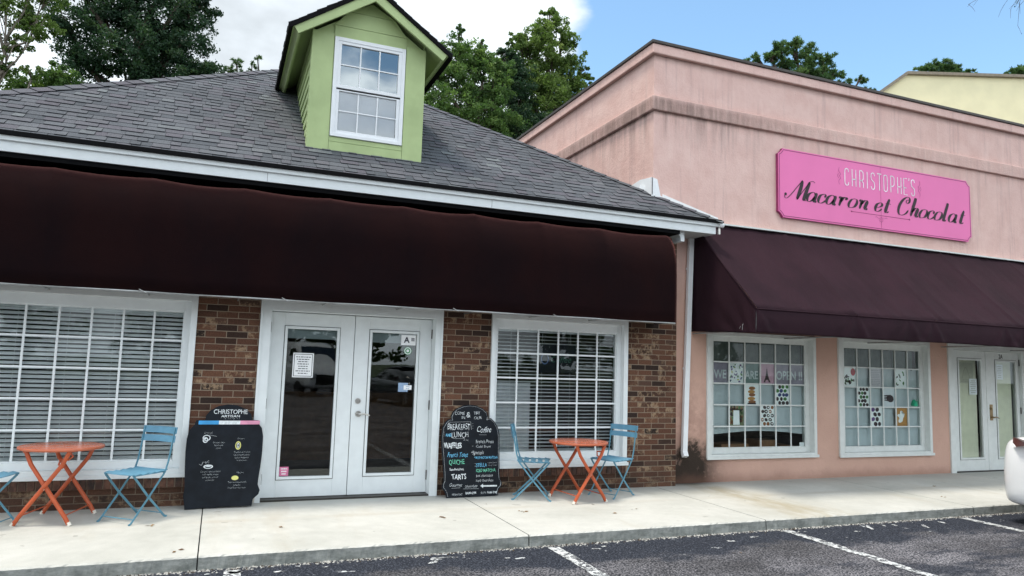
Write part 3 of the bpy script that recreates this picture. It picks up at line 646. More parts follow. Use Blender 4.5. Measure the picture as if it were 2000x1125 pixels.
# white flashing turned up along the last metre of the right hip and patch at the pink corner
g = MB()
def hp(x, dz=0, dy=0): 
    t_ = (x-cR[0])/(ap[0]-cR[0]); return (x, cR[1]+(ap[1]-cR[1])*t_+dy, cR[2]+(ap[2]-cR[2])*t_+dz)
a_, b_ = 5.40, 6.20
g.add([hp(a_,.01,.02), hp(b_,.01,.02), hp(b_,.045,.02), hp(a_,.085,.02), hp(a_,.01,.05), hp(b_,.01,.05), hp(b_,.045,.05), hp(a_,.085,.05)], [(0,1,2,3),(7,6,5,4),(3,2,6,7),(0,3,7,4),(1,5,6,2)])
g.prism([(5.452,4.10),(5.80,4.03),(5.60,4.12),(5.545,4.35),(5.452,4.37)], (0,0.048,0), (1,0,0), (0,0,1), (0,.008,0))
g.prism([(.048,4.12),(.85,4.27),(.80,4.34),(.36,4.40),(.048,4.37)], (5.455,0,0), (0,1,0), (0,0,1), (.014,0,0))
g.build('flashing', MT['vinyl'], roof)

# dormer
dx0, dx1, dy = .795, 2.147, .17; DC = (dx0+dx1)/2
zroof = lambda y: 3.73+P*(y+.45)
g = MB(); zt = 6.04
gab_ = [(dx0, zroof(dy)-.05), (dx1, zroof(dy)-.05), (dx1, 5.59), (DC, zt), (dx0, 5.59)]
zb0 = zroof(dy)-.05
g.box(dx0, 1.09, dy, dy+.04, zb0, 5.50).box(1.86, dx1, dy, dy+.04, zb0, 5.50).box(1.09, 1.86, dy, dy+.04, zb0, 4.39)
g.prism([(dx0,5.50),(dx1,5.50),(dx1,5.59),(DC,zt),(dx0,5.59)], (0,dy,0), (1,0,0), (0,0,1), (0,.04,0))
for x in (dx0, dx1-.03): g.prism([(dy+.04, zroof(dy+.04)-.05), (2.6, zroof(2.6)-.05), (2.6, 5.59), (dy+.04, 5.59)], (x,0,0), (0,1,0), (0,0,1), (.03,0,0))
DM = g.build('dormer', MT['green'], B1)
for s_, x in ((-1, dx0), (1, dx1)):   # lap siding down both cheeks
    g = MB(); z = 4.2
    while z < 5.58:
        y1 = (z-3.73)/P-.45+.12; y0 = dy+.012; y1 = min(y1, 2.5)
        if y1 > y0+.02: g.add([(x+s_*.001, y0, z+.15), (x+s_*.017, y0, z), (x+s_*.001, y0, z), (x+s_*.001, y1+.2, z+.15), (x+s_*.017, y1, z), (x+s_*.001, y1, z)], [(0,1,4,3),(1,2,5,4),(0,2,1),(3,4,5)])
        z += .15
    g.build('siding', MT['green'], DM)
g = MB(); yf = dy-.022
g.box(dx0-.018, 1.030, yf, dy-.001, zroof(yf)-.03, 5.60).box(1.918, dx1+.018, yf, dy-.001, zroof(yf)-.03, 5.60)
g.box(dx0-.018, dx0-.001, dy, dy+.09, zroof(dy)-.02, 5.60).box(dx1+.001, dx1+.018, dy, dy+.09, zroof(dy)-.02, 5.60)
g.box(1.034, 1.914, yf+.004, dy-.001, zroof(dy)-.03, 4.262).box(1.034, 1.914, yf+.008, dy-.001, 4.268, 4.325)
g.box(1.034, 1.914, yf+.004, dy-.001, 5.567, 5.708)
g.prism([(1.034,5.714),(1.914,5.714),(1.76,5.905),(1.19,5.905)], (0,yf+.004,0), (1,0,0), (0,0,1), (0,.017,0))
g.prism([(1.20,5.911),(1.75,5.911),(DC,6.06)], (0,yf+.006,0), (1,0,0), (0,0,1), (0,.015,0))
g.build('dormer_trim', MT['green'], DM)
# double hung dormer window
wx0, wx1, wz0, wz1 = 1.040, 1.908, 4.330, 5.562
f = MB(); yw = dy-.035; fw = .045
f.box(wx0, wx0+fw, yw, dy+.03, wz0, wz1).box(wx1-fw, wx1, yw, dy+.03, wz0, wz1).box(wx0+fw, wx1-fw, yw, dy+.03, wz1-fw, wz1).box(wx0+fw, wx1-fw, yw, dy+.03, wz0, wz0+.04)
gx0, gx1 = wx0+.085, wx1-.085; zm = 4.945
ya1, yb1 = yw+.008, yw+.022       # upper sash nearer, lower sash set back
f.box(wx0+fw, gx0, ya1, dy, zm-.012, wz1-fw).box(gx1, wx1-fw, ya1, dy, zm-.012, wz1-fw).box(gx0, gx1, ya1, dy, wz1-.08, wz1-fw).box(gx0, gx1, ya1, dy, zm-.012, zm+.028)
f.box(wx0+fw, gx0, yb1, dy, wz0+.04, zm-.030).box(gx1, wx1-fw, yb1, dy, wz0+.04, zm-.030).box(gx0, gx1, yb1, dy, wz0+.04, wz0+.085).box(gx0, gx1, yb1, dy, zm-.045, zm-.030)
for k in (1, 2):
    x = gx0+(gx1-gx0)*k/3; f.box(x-.008, x+.008, ya1+.008, ya1+.02, zm+.028, wz1-.08).box(x-.008, x+.008, yb1+.008, yb1+.02, wz0+.085, zm-.045)
for z, yy in (((zm+.028+wz1-.08)/2, ya1), ((wz0+.085+zm-.045)/2, yb1)):
    xa = gx0
    for k in (1, 2, 3):
        xb = gx0+(gx1-gx0)*k/3; f.box(xa+(.008 if k > 1 else 0), xb-(.008 if k < 3 else 0), yy+.009, yy+.019, z-.008, z+.008); xa = xb
f.build('dormer_window', MT['vinyl'], DM, bevel=.002)
g = MB(); g.add([(gx0,ya1+.021,zm+.028),(gx1,ya1+.021,zm+.028),(gx1,ya1+.021,wz1-.08),(gx0,ya1+.021,wz1-.08)], [(0,1,2,3)]); g.build('upper_pane', MT['uglass'], DM, recalc=False)
g = MB(); g.add([(gx0,yb1+.019,wz0+.085),(gx1,yb1+.019,wz0+.085),(gx1,yb1+.019,zm-.045),(gx0,yb1+.019,zm-.045)], [(0,1,2,3)]); g.build('lower_pane', MT['lglass'], DM, recalc=False)
g = MB(); g.box(wx0+fw, wx1-fw, yw+.03, dy-.002, zm-.029, zm-.013); g.build('sash_gap', MT['gap'], DM)
g = MB(); g.box(gx0, gx1, dy+.012, dy+.016, wz0+.085, zm-.03, 0); g.build('window_curtain', MT['sheer'], DM)
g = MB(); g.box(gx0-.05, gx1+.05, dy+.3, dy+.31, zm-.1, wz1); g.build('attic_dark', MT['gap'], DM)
# dormer roof: two slabs with green soffit and rakes, shingles on top
RK = .545; hw = .985; yo = -.06; dro = .69; zap = 6.20
def slab(s_):
    ex = DC+s_*hw; ez = zap-dro*hw
    yb_ = lambda z: (z-3.73)/P-.45+.06
    g = MB(); A = (DC, yo, zap), (ex, yo, ez), (ex, yb_(ez), ez), (DC, yb_(zap), zap); t_ = .058
    g.add([*A, *[(x, y, z-t_) for x, y, z in A]], [(0,1,2,3),(7,6,5,4),(0,4,5,1),(1,5,6,2),(2,6,7,3)], 0)
    # green underside board
    B_ = [(x-s_*.05*(abs(x-DC) > .1), y+.02*(y < 0), z-t_-.003+.0345*(abs(x-DC) > .1)) for x, y, z in A]; g.add(B_, [(0,1,2,3)], 1)
    return g, A
rk = []
for s_ in (-1, 1):
    g, A = slab(s_); o_ = g.build('dormer_roof', [MT['black'], MT['green']], DM, recalc=False)
    a, b, c, d = [Vector(q) for q in A]; u_ = Vector((0, -s_*-1.0*-1, 0)); 
    e0 = b if s_ == 1 else c; ud = Vector((0, 1, 0)) if s_ == 1 else Vector((0, -1, 0)); ud = Vector((0,1,0)) if s_ == 1 else Vector((0,-1,0))
    vd = (a-b); vd.normalize(); org = b if s_ == 1 else c
    if ud.cross(vd).z < 0: ud = -ud; org = c if s_ == 1 else b
    pts = [q+Vector((0,0,.002)) for q in (b, c, d, a)]
    shingled(pts, ud, vd, org, 'dormer_shingles', DM, seed=8+s_, rows_h=.13)
    # rake board and eave fascia
    g = MB(); h0 = .0585; h1 = .165
    z_ = lambda x: zap-dro*abs(x-DC)
    x2 = DC+s_*(hw-.065)
    g.add([(DC, yo+.02, z_(DC)-h0), (x2, yo+.02, z_(x2)-h0), (x2-s_*.05, yo+.02, z_(x2)-h1+.03), (DC, yo+.02, z_(DC)-h1-.02), (DC, yo+.05, z_(DC)-h0), (x2, yo+.05, z_(x2)-h0), (x2-s_*.05, yo+.05, z_(x2)-h1+.03), (DC, yo+.05, z_(DC)-h1-.02)], [(0,1,2,3),(7,6,5,4),(3,2,6,7),(1,5,6,2)])
    g.build('rake_board', MT['green'], DM)
    g = MB(); ze = z_(x2); g.add([(x2, yo+.02, ze-h0), (x2, 2.2, ze-h0), (x2-s_*.05, 2.2, ze-h1+.03), (x2-s_*.05, yo+.05, ze-h1+.03), (x2-s_*.03, yo+.05, ze-h0), (x2-s_*.03, 2.2, ze-h0), (x2-s_*.075, 2.2, ze-h1+.04), (x2-s_*.075, yo+.05, ze-h1+.04)], [(0,1,2,3),(3,2,6,7),(7,6,5,4)])
    g.build('eave_board', MT['green'], DM)

# downspout
DS = MB(); DS.bar((6.085, .005, 3.545), (5.985, .005, .58), .075, .055, upv=(0,1,0)); DS.bar((5.985, .005, .585), (5.982, -.03, .52), .078, .058, upv=(0,1,0))
for z in (3.1, 1.7): DS.box(5.985+(z-.58)*.0337-.045, 5.985+(z-.58)*.0337+.045, .030, .038, z, z+.03)
DS.build('downspout', MT['vinyl'], B1, bevel=.004)

# ------------------------------------------------------------------ long brown awning under the eave
A1 = thing('awning', 'long near-vertical dark brown fabric awning under the shingled eave', 'awning', (1.4, -.1, 2.3))
fr = [-2.50, -1.59, -.71, .155, 1.04, 1.88, 2.72, 3.56, 4.40, 5.415]
nx, nz = 220, 22; V = []; F = []
prof = [(-.615, 2.292), (-.620, 2.6), (-.620, 2.90), (-.614, 3.05), (-.597, 3.16), (-.568, 3.265), (-.522, 3.355), (-.460, 3.420), (-.385, 3.462), (-.30, 3.480), (-.11, 3.485)]
def pp(t):
    t *= len(prof)-1; i = min(int(t), len(prof)-2); k = t-i; return tuple(prof[i][j]*(1-k)+prof[i+1][j]*k for j in (0, 1))
for i in range(nx+1):
    x = fr[0]+(fr[-1]-fr[0])*i/nx
    k = max(j for j in range(len(fr)-1) if fr[j] <= x+1e-9); s_ = (x-fr[k])/(fr[k+1]-fr[k]); sag = math.sin(math.pi*min(1, max(0, s_)))**.75
    for j in range(nz+1):
        y, z = pp(j/nz); tt = max(0, (z-3.0)/.5)
        V.append((x, y+.012*sag*min(1, max(0, (z-2.35)/.5))+.010*sag*tt+.0016*math.sin(x*11+z*2)*tt, z-.022*sag*tt**1.2+.003*math.sin(x*5)-(.004*math.exp(-((x-fr[k])/.05)**2)*tt)))
for i in range(nx):
    for j in range(nz): F.append((i*(nz+1)+j, (i+1)*(nz+1)+j, (i+1)*(nz+1)+j+1, i*(nz+1)+j+1))
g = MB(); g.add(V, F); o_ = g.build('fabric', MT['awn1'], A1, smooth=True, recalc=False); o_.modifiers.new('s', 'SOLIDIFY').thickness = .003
for x in (fr[0], fr[-1]-.004):
  g = MB(); g.prism(prof+[(-.105,3.485),(-.105,2.292)], (x,0,0), (0,1,0), (0,0,1), (.004,0,0)); g.build('end_panel', MT['awn1'], A1)
g = MB(); g.box(fr[0], 5.60, -.421, -.105, 3.499, 3.545).box(fr[0], 5.59, -.125, -.104, 3.2, 3.498); g.build('gap_shade_boards', MT['black'], A1)  # black boards added for the shadowed gap between awning and fascia
g = MB(); g.tube([(fr[0]+.01,-.603,2.286),(fr[-1]-.01,-.603,2.286)], .011, 8)
for x in fr[1:-1]: g.tube([(x,-.603,2.29),(x,-.60,3.0),(x,-.49,3.32),(x,-.30,3.42),(x,-.105,3.42)], .009, 6); g.tube([(x,-.603,2.29),(x,-.105,2.29)], .008, 6)
g.build('frame', MT['alu'], A1)
for i, x in enumerate((-.72, .60, 2.45, 3.7)):
    g = MB(); g.tube([(x-.035, -.628, 2.306), (x+.03, -.622, 2.274)], .004, 6); g.build('tie', MT['alu'], A1)

# ------------------------------------------------------------------ pink building
B2 = thing('pink_shop', 'pink stucco shop building with flat parapet and weather stained band', 'building', (14, 6, SW))
YP = .06; PX0, PX1 = 5.485, 30.0; PT = 6.17
w = MB()
ops2 = [(6.39, 8.385, .475, 2.255), (8.835, 10.82, .46, 2.27), (11.25, 13.2, SW, 2.28), (14.2, 16.2, .47, 2.27), (17.2, 19.2, .47, 2.27)]
cur = PX0
for (a, b, c, d) in ops2:
    w.box(cur, a, YP, YP+.25, SW-.1, 2.28)
    if c > SW+.01: w.box(a, b, YP, YP+.25, SW-.1, c)
    if d < 2.279: w.box(a, b, YP, YP+.25, d, 2.28)
    cur = b
w.box(cur, PX1, YP, YP+.25, SW-.1, 2.28); w.box(PX0, PX1, YP, YP+.25, 2.28, PT)
w.box(PX0, PX0+.25, YP+.25, 12.5, 0, PT); w.box(PX0+.25, PX1, 12.25, 12.5, 0, PT); w.box(PX1-.25, PX1, YP+.25, 12.25, 0, PT)
w.build('stucco_wall', MT['stucco'], B2)
g = MB(); pr = .045       # raised band and parapet cap
def belt(z0, z1, p):
    g.box(PX0-p, PX1+p, YP-p, YP-.0015, z0, z1); g.box(PX0-p, PX0-.0015, YP-.0015, 12.5, z0, z1)
belt(5.345, 5.555, .05)
g.build('band', MT['stucco'], B2, bevel=.012)
g = MB(); belt(6.168, 6.31, .06); g.box(PX0, PX1, YP, YP+.25, 6.17, 6.31); g.box(PX0, PX0+.25, YP+.25, 12.5, 6.17, 6.31); g.build('parapet_cap', MT['stucco'], B2, bevel=.008)
g = MB(); g.box(PX0-.085, PX1, YP-.085, YP+.28, 6.312, 6.355).box(PX0-.085, PX0+.28, YP+.28, 12.55, 6.312, 6.355); g.build('coping', MT['coping'], B2, bevel=.004)
g = MB(); g.box(PX0+.2, PX1, YP+.2, 12.3, 5.7, 5.75); g.build('flat_roof', MT['gravel'], B2)
# room behind
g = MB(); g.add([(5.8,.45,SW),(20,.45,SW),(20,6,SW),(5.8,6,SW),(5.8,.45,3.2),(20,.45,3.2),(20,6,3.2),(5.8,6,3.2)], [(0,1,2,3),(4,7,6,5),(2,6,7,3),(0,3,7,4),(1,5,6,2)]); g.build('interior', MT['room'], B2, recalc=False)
g = MB()
for x, wd, h in ((6.5,.35,.28),(7.0,.5,.20),(7.7,.32,.25),(8.1,.25,.17)): g.box(x, x+wd, .5, .8, .42, .42+h)
g.build('display_shelf', MT['wood'], B2)
W3 = casement(B2, 6.39, 8.385, .475, 2.255, 6.565, 8.26, .605, 2.135, .030, .125, .145, 6, 5, MT['oldwhite'], MT['cglass'], .018, .42)
W4 = casement(B2, 8.835, 10.82, .46, 2.27, 9.045, 10.69, .59, 2.128, .030, .125, .145, 6, 5, MT['oldwhite'], MT['cglass'], .018, .42)
W5 = casement(B2, 14.2, 16.2, .46, 2.27, 14.40, 16.05, .59, 2.128, .030, .125, .145, 6, 5, MT['oldwhite'], MT['cglass'], .018, .42)
g = MB()
def drape(x0, x1, z0, z1, y, amp=.006, k=60, sagb=0.0):
    n = 60; V = []
    for i in range(n+1):
        x = x0+(x1-x0)*i/n; yy = y+amp*math.sin(i/n*k)+amp*math.sin(i/n*k*.37+1); zb = z0+sagb*math.sin(math.pi*i/n)
        V += [(x, yy, zb), (x, yy, z1)]
    g.add(V, [(2*i, 2*i+2, 2*i+3, 2*i+1) for i in range(n)])
drape(6.57, 8.25, .79, 1.83, .19, .004, 40, .05); g.build('curtain', MT['curtain'], W3, recalc=False)
g = MB(); drape(9.05, 10.685, .60, 1.83, .19, .006, 55); g.build('curtain', MT['curtain'], W4, recalc=False)
MT['uc'] = plain('grey_green_valance', (.15, .17, .155), .9)
g = MB(); drape(6.57, 8.25, 1.80, 2.13, .215, .006, 50); g.build('valance', MT['uc'], W3, recalc=False)
g = MB(); drape(9.05, 10.15, 1.80, 2.12, .215, .006, 50); drape(10.15, 10.60, 1.80, 2.12, .2, .003, 10); g.build('valance', MT['uc'], W4, recalc=False)
g = MB(); drape(14.42, 16.0, .6, 2.12, .2, .006, 55); g.build('curtain', MT['curtain'], W5, recalc=False)
# 2A double door
f = MB(); f.box(11.25, 11.365, .035, .26, SW, 2.28).box(13.085, 13.2, .035, .26, SW, 2.28).box(11.365, 13.085, .035, .26, 2.175, 2.28)
DF2 = f.build('door_frame', MT['oldwhite'], B2, bevel=.003)
g = MB(); g.box(11.365, 13.085, .06, .25, SW+.002, SW+.015); g.build('threshold', MT['dark'], DF2)
L2 = leaf(B2, 11.369, 12.222, .168, 2.170, 11.56, 12.095, .385, 2.01, .09, MT['oldwhite'], MT['glass'])
R2 = leaf(B2, 12.229, 13.081, .168, 2.170, 12.49, 12.985, .385, 2.005, .09, MT['oldwhite'], MT['glass'], handle=(12.33, 1.055), hinges=13.081, hm=MT['brass'])
g = MB(); g.box(12.290, 12.362, .084, .089, 1.0, 1.27); g.build('lock_plate', MT['brass'], R2)
g = MB(); g.box(11.50, 12.03, .13, .135, .30, 2.05); g.build('paper_shade', MT['beige'], L2)
g = MB(); g.box(12.40, 12.92, .13, .135, .30, 2.05); g.build('paper_shade', MT['beige'], R2)
g = MB(); text_add(g, '2A', (12.62, .0885, 2.062), (1,0,0), (0,0,1), .105, bold=.002, wscale=.85); o_ = g.build('number', MT['black'], R2)
g = MB(); g.box(5.9, 28, -.005, .058, 3.80, 3.822); g.build('awning_rail', MT['oldwhite'], B2)

# ------------------------------------------------------------------ maroon awning on the pink building
A2 = thing('awning', 'sloping maroon fabric awning with puckered valance on the pink wall', 'awning', (12, 0, 2.2))
ax0, ax1, ay, az0, az1, azt = 6.13, 20.0, -1.27, 2.178, 2.474, 3.80
fx = [6.13, 7.78, 9.45, 11.1, 12.8, 14.5, 16.2, 18, 20]; n_x, n_v = 420, 16; V = []; F = []; rj = random.Random(2)
ph = [(rj.uniform(0, 6), rj.uniform(2.2, 4), rj.uniform(-.35, .35)) for _ in range(9)]
for i in range(n_x+1):
    x = ax0+(ax1-ax0)*i/n_x; k = max(j for j in range(len(fx)-1) if fx[j] <= x+1e-9); s_ = min(1, (x-fx[k])/(fx[k+1]-fx[k])); sag = math.sin(math.pi*s_)
    for j in range(n_v+1):
        t = j/n_v; y = ay+(0.055-ay)*t; z = az1+(azt-az1)*t
        d = -.050*sag*math.sin(math.pi*t)**.7
        near = min(abs(x-q) for q in fx); d += .016*math.exp(-(near/.035)**2)
        for a_, b_, c_ in ph: 
            q = math.sin((x+c_*t)*b_*3+a_); d += .0055*max(0, q)**5*(1-t*.4)
        V.append((x, y-d*.7, z+d*.7))
for i in range(n_x):
    for j in range(n_v): F.append((i*(n_v+1)+j, (i+1)*(n_v+1)+j, (i+1)*(n_v+1)+j+1, i*(n_v+1)+j+1))
g = MB(); g.add(V, F); o_ = g.build('fabric', MT['awn2'], A2, smooth=True, recalc=False); o_.modifiers.new('s', 'SOLIDIFY').thickness = .003
# valance with puckers at each fixing
V = []; F = []; puck = [6.13, 7.78, 8.75, 9.2, 10.7, 11.1, 12.6, 12.8, 14.5, 16.2, 18, 20]; nv = 10
for i in range(n_x+1):
    x = ax0+(ax1-ax0)*i/n_x
    for j in range(nv+1):
        t = j/nv; y = ay-.004; q = 0
        for p_ in puck:
            dd = x-p_; spread = .035+.20*t; q += math.cos(dd/spread*4.2)*math.exp(-(dd/spread/1.5)**2)*.022*(.35+t*.65)
        V.append((x, y-abs(q)*.5+q*.8-.016*math.sin(t*3.1), az1-t*(az1-az0)+.004*math.sin(x*2.1)*t))
for i in range(n_x):
    for j in range(nv): F.append((i*(nv+1)+j, i*(nv+1)+j+1, (i+1)*(nv+1)+j+1, (i+1)*(nv+1)+j))
g = MB(); g.add(V, F); o_ = g.build('valance', MT['awn2'], A2, smooth=True, recalc=False); o_.modifiers.new('s', 'SOLIDIFY').thickness = .003
hm = MB(); pts = [(ax0+(ax1-ax0)*i/120, ay-.006, az1+.002) for i in range(121)]; hm.tube(pts, .011, 6); hm.tube([(ax0-.002, ay-.004, az1+.002), (ax0-.002, .05, azt)], .012, 6); hm.build('hem', MT['awn2'], A2, smooth=True, recalc=False)
# side panel with radiating folds
for X in (ax0, ax1):
    V = []; F = []; n1, n2 = 26, 26
    for i in range(n1+1):
        a = i/n1                                  # 0 wall .. 1 front
        for j in range(n2+1):
            b = j/n2; y = .055+(ay-.055)*a; ztop = azt+(az1-azt)*a; zb = 2.235+(az0-2.235)*a; z = zb+(ztop-zb)*b
            fan = math.atan2(z-1.9, y-ay+.02); V.append((X-.010*math.sin(fan*17)*(1-b)*(.3+a)-.012*math.sin(math.pi*a)*math.sin(math.pi*b), y, z))
    for i in range(n1):
        for j in range(n2): F.append((i*(n2+1)+j, i*(n2+1)+j+1, (i+1)*(n2+1)+j+1, (i+1)*(n2+1)+j))
    g = MB(); g.add(V, F); o_ = g.build('side_panel', MT['awn2'], A2, smooth=True, recalc=False); o_.modifiers.new('s', 'SOLIDIFY').thickness = .003
g = MB(); g.tube([(ax0+.02, ay+.02, az1-.02), (ax1-.02, ay+.02, az1-.02)], .013, 8); g.tube([(ax0+.02, ay+.02, az0+.03), (ax1-.02, ay+.02, az0+.03)], .011, 8)
for x in fx: 
    xx = min(max(x, ax0+.02), ax1-.02); g.tube([(xx, ay+.02, az1-.02), (xx, .04, azt-.03)], .012, 6); g.tube([(xx, ay+.02, az0+.03), (xx, .04, az0+.03)], .011, 6); g.tube([(xx, ay+.02, az0+.03), (xx, ay+.02, az1-.02)], .011, 6)
g.build('frame', MT['alu'], A2)
g = MB(); g.tube([(6.16, -1.03, 2.34), (6.118, -1.035, 2.28), (6.118, -1.03, 2.22)], .004, 6); g.tube([(6.118, -1.00, 2.27), (6.118, -.98, 2.24)], .003, 6); g.build('tie', MT['alu'], A2)

# ------------------------------------------------------------------ pink fascia sign
SG = thing('shop_sign', 'pink notched-corner shop sign with white capitals over large sloping black lettering', 'sign', (9.77, YP, 4.03))
sx0, sx1, sz0, sz1, c_ = 7.664, 11.885, 4.035, 5.105, .085
def notch(x0, x1, z0, z1, c):
    P_ = []
    for (cx, cz, a0) in ((x0, z0, 90), (x1, z0, 180), (x1, z1, 270), (x0, z1, 0)):
        # straight chamfers with a small step
        dx_ = 1 if cx == x0 else -1; dz_ = 1 if cz == z0 else -1
        A = (cx, cz+dz_*c); B_ = (cx+dx_*c, cz); C1 = (cx+dx_*c*.28, cz+dz_*c*.92); C2 = (cx+dx_*c*.92, cz+dz_*c*.28)
        seq = [A, C1, C2, B_] if (cx == x0 and cz == z0) or (cx == x1 and cz == z1) else [B_, C2, C1, A]
        P_ += seq
    return P_
g = MB(); g.prism(notch(sx0, sx1, sz0, sz1, c_), (0, YP-.055, 0), (1,0,0), (0,0,1), (0,.05,0), 0, 1); g.build('panel', [MT['sign'], MT['sdk']], SG)
g = MB(); yl = YP-.0575
def outline(P_, w_):
    n = len(P_); cxx = (sx0+sx1)/2; czz = (sz0+sz1)/2
    for i in range(n):
        a, b = Vector((P_[i][0], 0, P_[i][1])), Vector((P_[(i+1)%n][0], 0, P_[(i+1)%n][1])); d = (b-a)
        if d.length < 1e-6: continue
        d.normalize(); nn = Vector((-d.z, 0, d.x))*w_/2; g.add([a+nn+Vector((0,yl,0)), b+nn+Vector((0,yl,0)), b-nn+Vector((0,yl,0)), a-nn+Vector((0,yl,0))], [(0,1,2,3)])
outline(notch(sx0+.022, sx1-.022, sz0+.022, sz1-.022, c_*.9), .010)
g.box(9.768, 9.772, yl-.0005, yl, sz0+.03, sz1-.03)
stroke(g, [(9.13,4.275),(10.40,4.275)], (0,yl-.001,0), (1,0,0), (0,0,1), lambda a, t: .007, smooth=False)
for x in (9.13, 10.40): g.disc((x, yl-.0015, 4.275), .014, .001, n=10)
g.build('border', MT['sdk'], SG, recalc=False)
fm_ = MB()
for s_ in (-1, 1):   # small fleurons under the line and beside the upper name
    stroke(fm_, [(9.77, 4.245), (9.77+s_*.05, 4.225), (9.77+s_*.11, 4.245), (9.77+s_*.13, 4.232)], (0,yl-.001,0), (1,0,0), (0,0,1), lambda a, t: .006)
    stroke(fm_, [(9.77+s_*.02, 4.22), (9.77+s_*.035, 4.19), (9.77, 4.165)], (0,yl-.001,0), (1,0,0), (0,0,1), lambda a, t: .006)
    g = MB(); cx = 9.77+s_*.885
    stroke(g, [(cx, 4.96), (cx+s_*.01, 4.90), (cx-s_*.03, 4.85), (cx, 4.82), (cx-s_*.03, 4.79), (cx+s_*.01, 4.74), (cx, 4.68)], (0,yl-.001,0), (1,0,0), (0,0,1), lambda a, t: .007)
    stroke(g, [(cx+s_*.01, 4.86), (cx+s_*.035, 4.82), (cx+s_*.01, 4.78)], (0,yl-.001,0), (1,0,0), (0,0,1), lambda a, t: .006)
    g.build('fleuron', MT['smag'], SG, recalc=False)
stroke(fm_, [(9.77, 4.25), (9.77, 4.13)], (0,yl-.001,0), (1,0,0), (0,0,1), lambda a, t: .006, smooth=False)
fm_.build('fleuron', MT['smag'], SG, recalc=False)
# upper name: tall narrow capitals
CAP = {
 'C': [[(1,.80),(.92,.95),(.5,1),(.08,.93),(0,.8),(0,.2),(.08,.07),(.5,0),(.92,.05),(1,.2)]],
 'H': [[(0,0),(0,1)], [(1,0),(1,1)], [(0,.42),(1,.42)]],
 'R': [[(0,0),(0,1)], [(0,1),(.6,1),(.95,.92),(1,.75),(.95,.5),(.6,.42),(0,.42)], [(.45,.42),(1,.3),(1,0)]],
 'I': [[(.5,0),(.5,1)]],
 'S': [[(1,.82),(.85,.97),(.5,1),(.1,.94),(0,.78),(.1,.6),(.9,.42),(1,.22),(.9,.06),(.5,0),(.15,.04),(0,.18)]],
 'T': [[(.5,0),(.5,1)], [(-.1,1),(1.1,1)]],
 'O': [[(.5,1),(.92,.95),(1,.8),(1,.2),(.92,.05),(.5,0),(.08,.05),(0,.2),(0,.8),(.08,.95),(.5,1)]],
 'P': [[(0,0),(0,1)], [(0,1),(.6,1),(.95,.93),(1,.75),(.95,.48),(.6,.38),(0,.38)]],
 'E': [[(1,1),(0,1),(0,0),(1,0)], [(0,.42),(.8,.42)]],
 "'": [[(.5,1.05),(.4,.88)]]}
g = MB()
for ch, cx in zip("CHRISTOPHE'S", (9.04, 9.195, 9.355, 9.478, 9.60, 9.745, 9.88, 10.035, 10.19, 10.33, 10.415, 10.50)):
    wd = .078
    for s_ in CAP[ch]: stroke(g, [(cx-wd/2+a*wd, 4.685+b*.275) for a, b in s_], (0,yl-.0015,0), (1,0,0), (0,0,1), lambda a, t: .0165, smooth=False)
g.build('upper_lettering', MT['swh'], SG, recalc=False)
# lower name: heavy sloping Didone hand
GL = {
 'a': [[(.74,.80),(.62,.97),(.42,1.0),(.17,.78),(.08,.42),(.18,.08),(.38,.0),(.6,.18),(.76,.55)], [(.86,1.0),(.80,.5),(.78,.16),(.88,.0),(1.02,.14)]],
 'c': [[(.66,.72),(.66,.9),(.48,1.0),(.2,.8),(.1,.42),(.2,.08),(.42,.0),(.64,.14),(.78,.34)]],
 'r': [[(-.02,.82),(.10,.99),(.22,.9),(.22,.5),(.20,.0)], [(.22,.45),(.38,.85),(.56,1.0),(.72,.95),(.70,.80)]],
 'o': [[(.5,1.0),(.24,.86),(.08,.42),(.18,.06),(.42,.0),(.70,.16),(.84,.58),(.74,.92),(.5,1.0)]],
 'n': [[(-.02,.82),(.10,.99),(.22,.9),(.22,.5),(.20,.0)], [(.22,.45),(.42,.88),(.62,1.0),(.76,.86),(.72,.4),(.72,.12),(.84,.0),(.98,.14)]],
 'e': [[(.12,.42),(.42,.48),(.66,.66),(.68,.88),(.48,1.0),(.2,.8),(.1,.42),(.2,.08),(.42,.0),(.64,.14),(.78,.34)]],
 't': [[(.34,1.55),(.28,1.0),(.26,.2),(.38,.0),(.62,.14)], [(.05,1.0),(.62,1.0)]],
 'h': [[(.10,2.02),(.24,2.02),(.22,1.0),(.20,.0)], [(.22,.45),(.42,.88),(.62,1.0),(.76,.86),(.72,.4),(.72,.12),(.84,.0),(.98,.14)]],
 'l': [[(.10,2.02),(.24,2.02),(.22,1.0),(.22,.14),(.34,.0),(.50,.14)]],
 'C': [[(.80,1.38),(.92,1.62),(.84,1.98),(.58,2.08),(.24,1.76),(.02,1.15),(.02,.5),(.22,.06),(.55,.0),(.86,.22),(1.05,.62)], [(.80,1.38),(.62,1.45),(.60,1.70),(.78,1.78)]],
 'M': [[(-1.02,.55),(-1.10,.30),(-.98,.04),(-.72,.06),(-.40,.55),(.02,1.45),(.34,2.1)], [(.34,2.1),(.40,1.2),(.36,.0)], [(.36,.0),(.80,1.1),(1.20,2.06)], [(1.20,2.06),(1.14,1.2),(1.12,.14),(1.20,.0)], [(1.20,2.06),(1.5,2.16),(1.78,2.04)], [(1.06,.02),(1.42,.02)]]}
xh = .150; sxx = .150*1.40; words = {0: MB(), 1: MB(), 2: MB()}
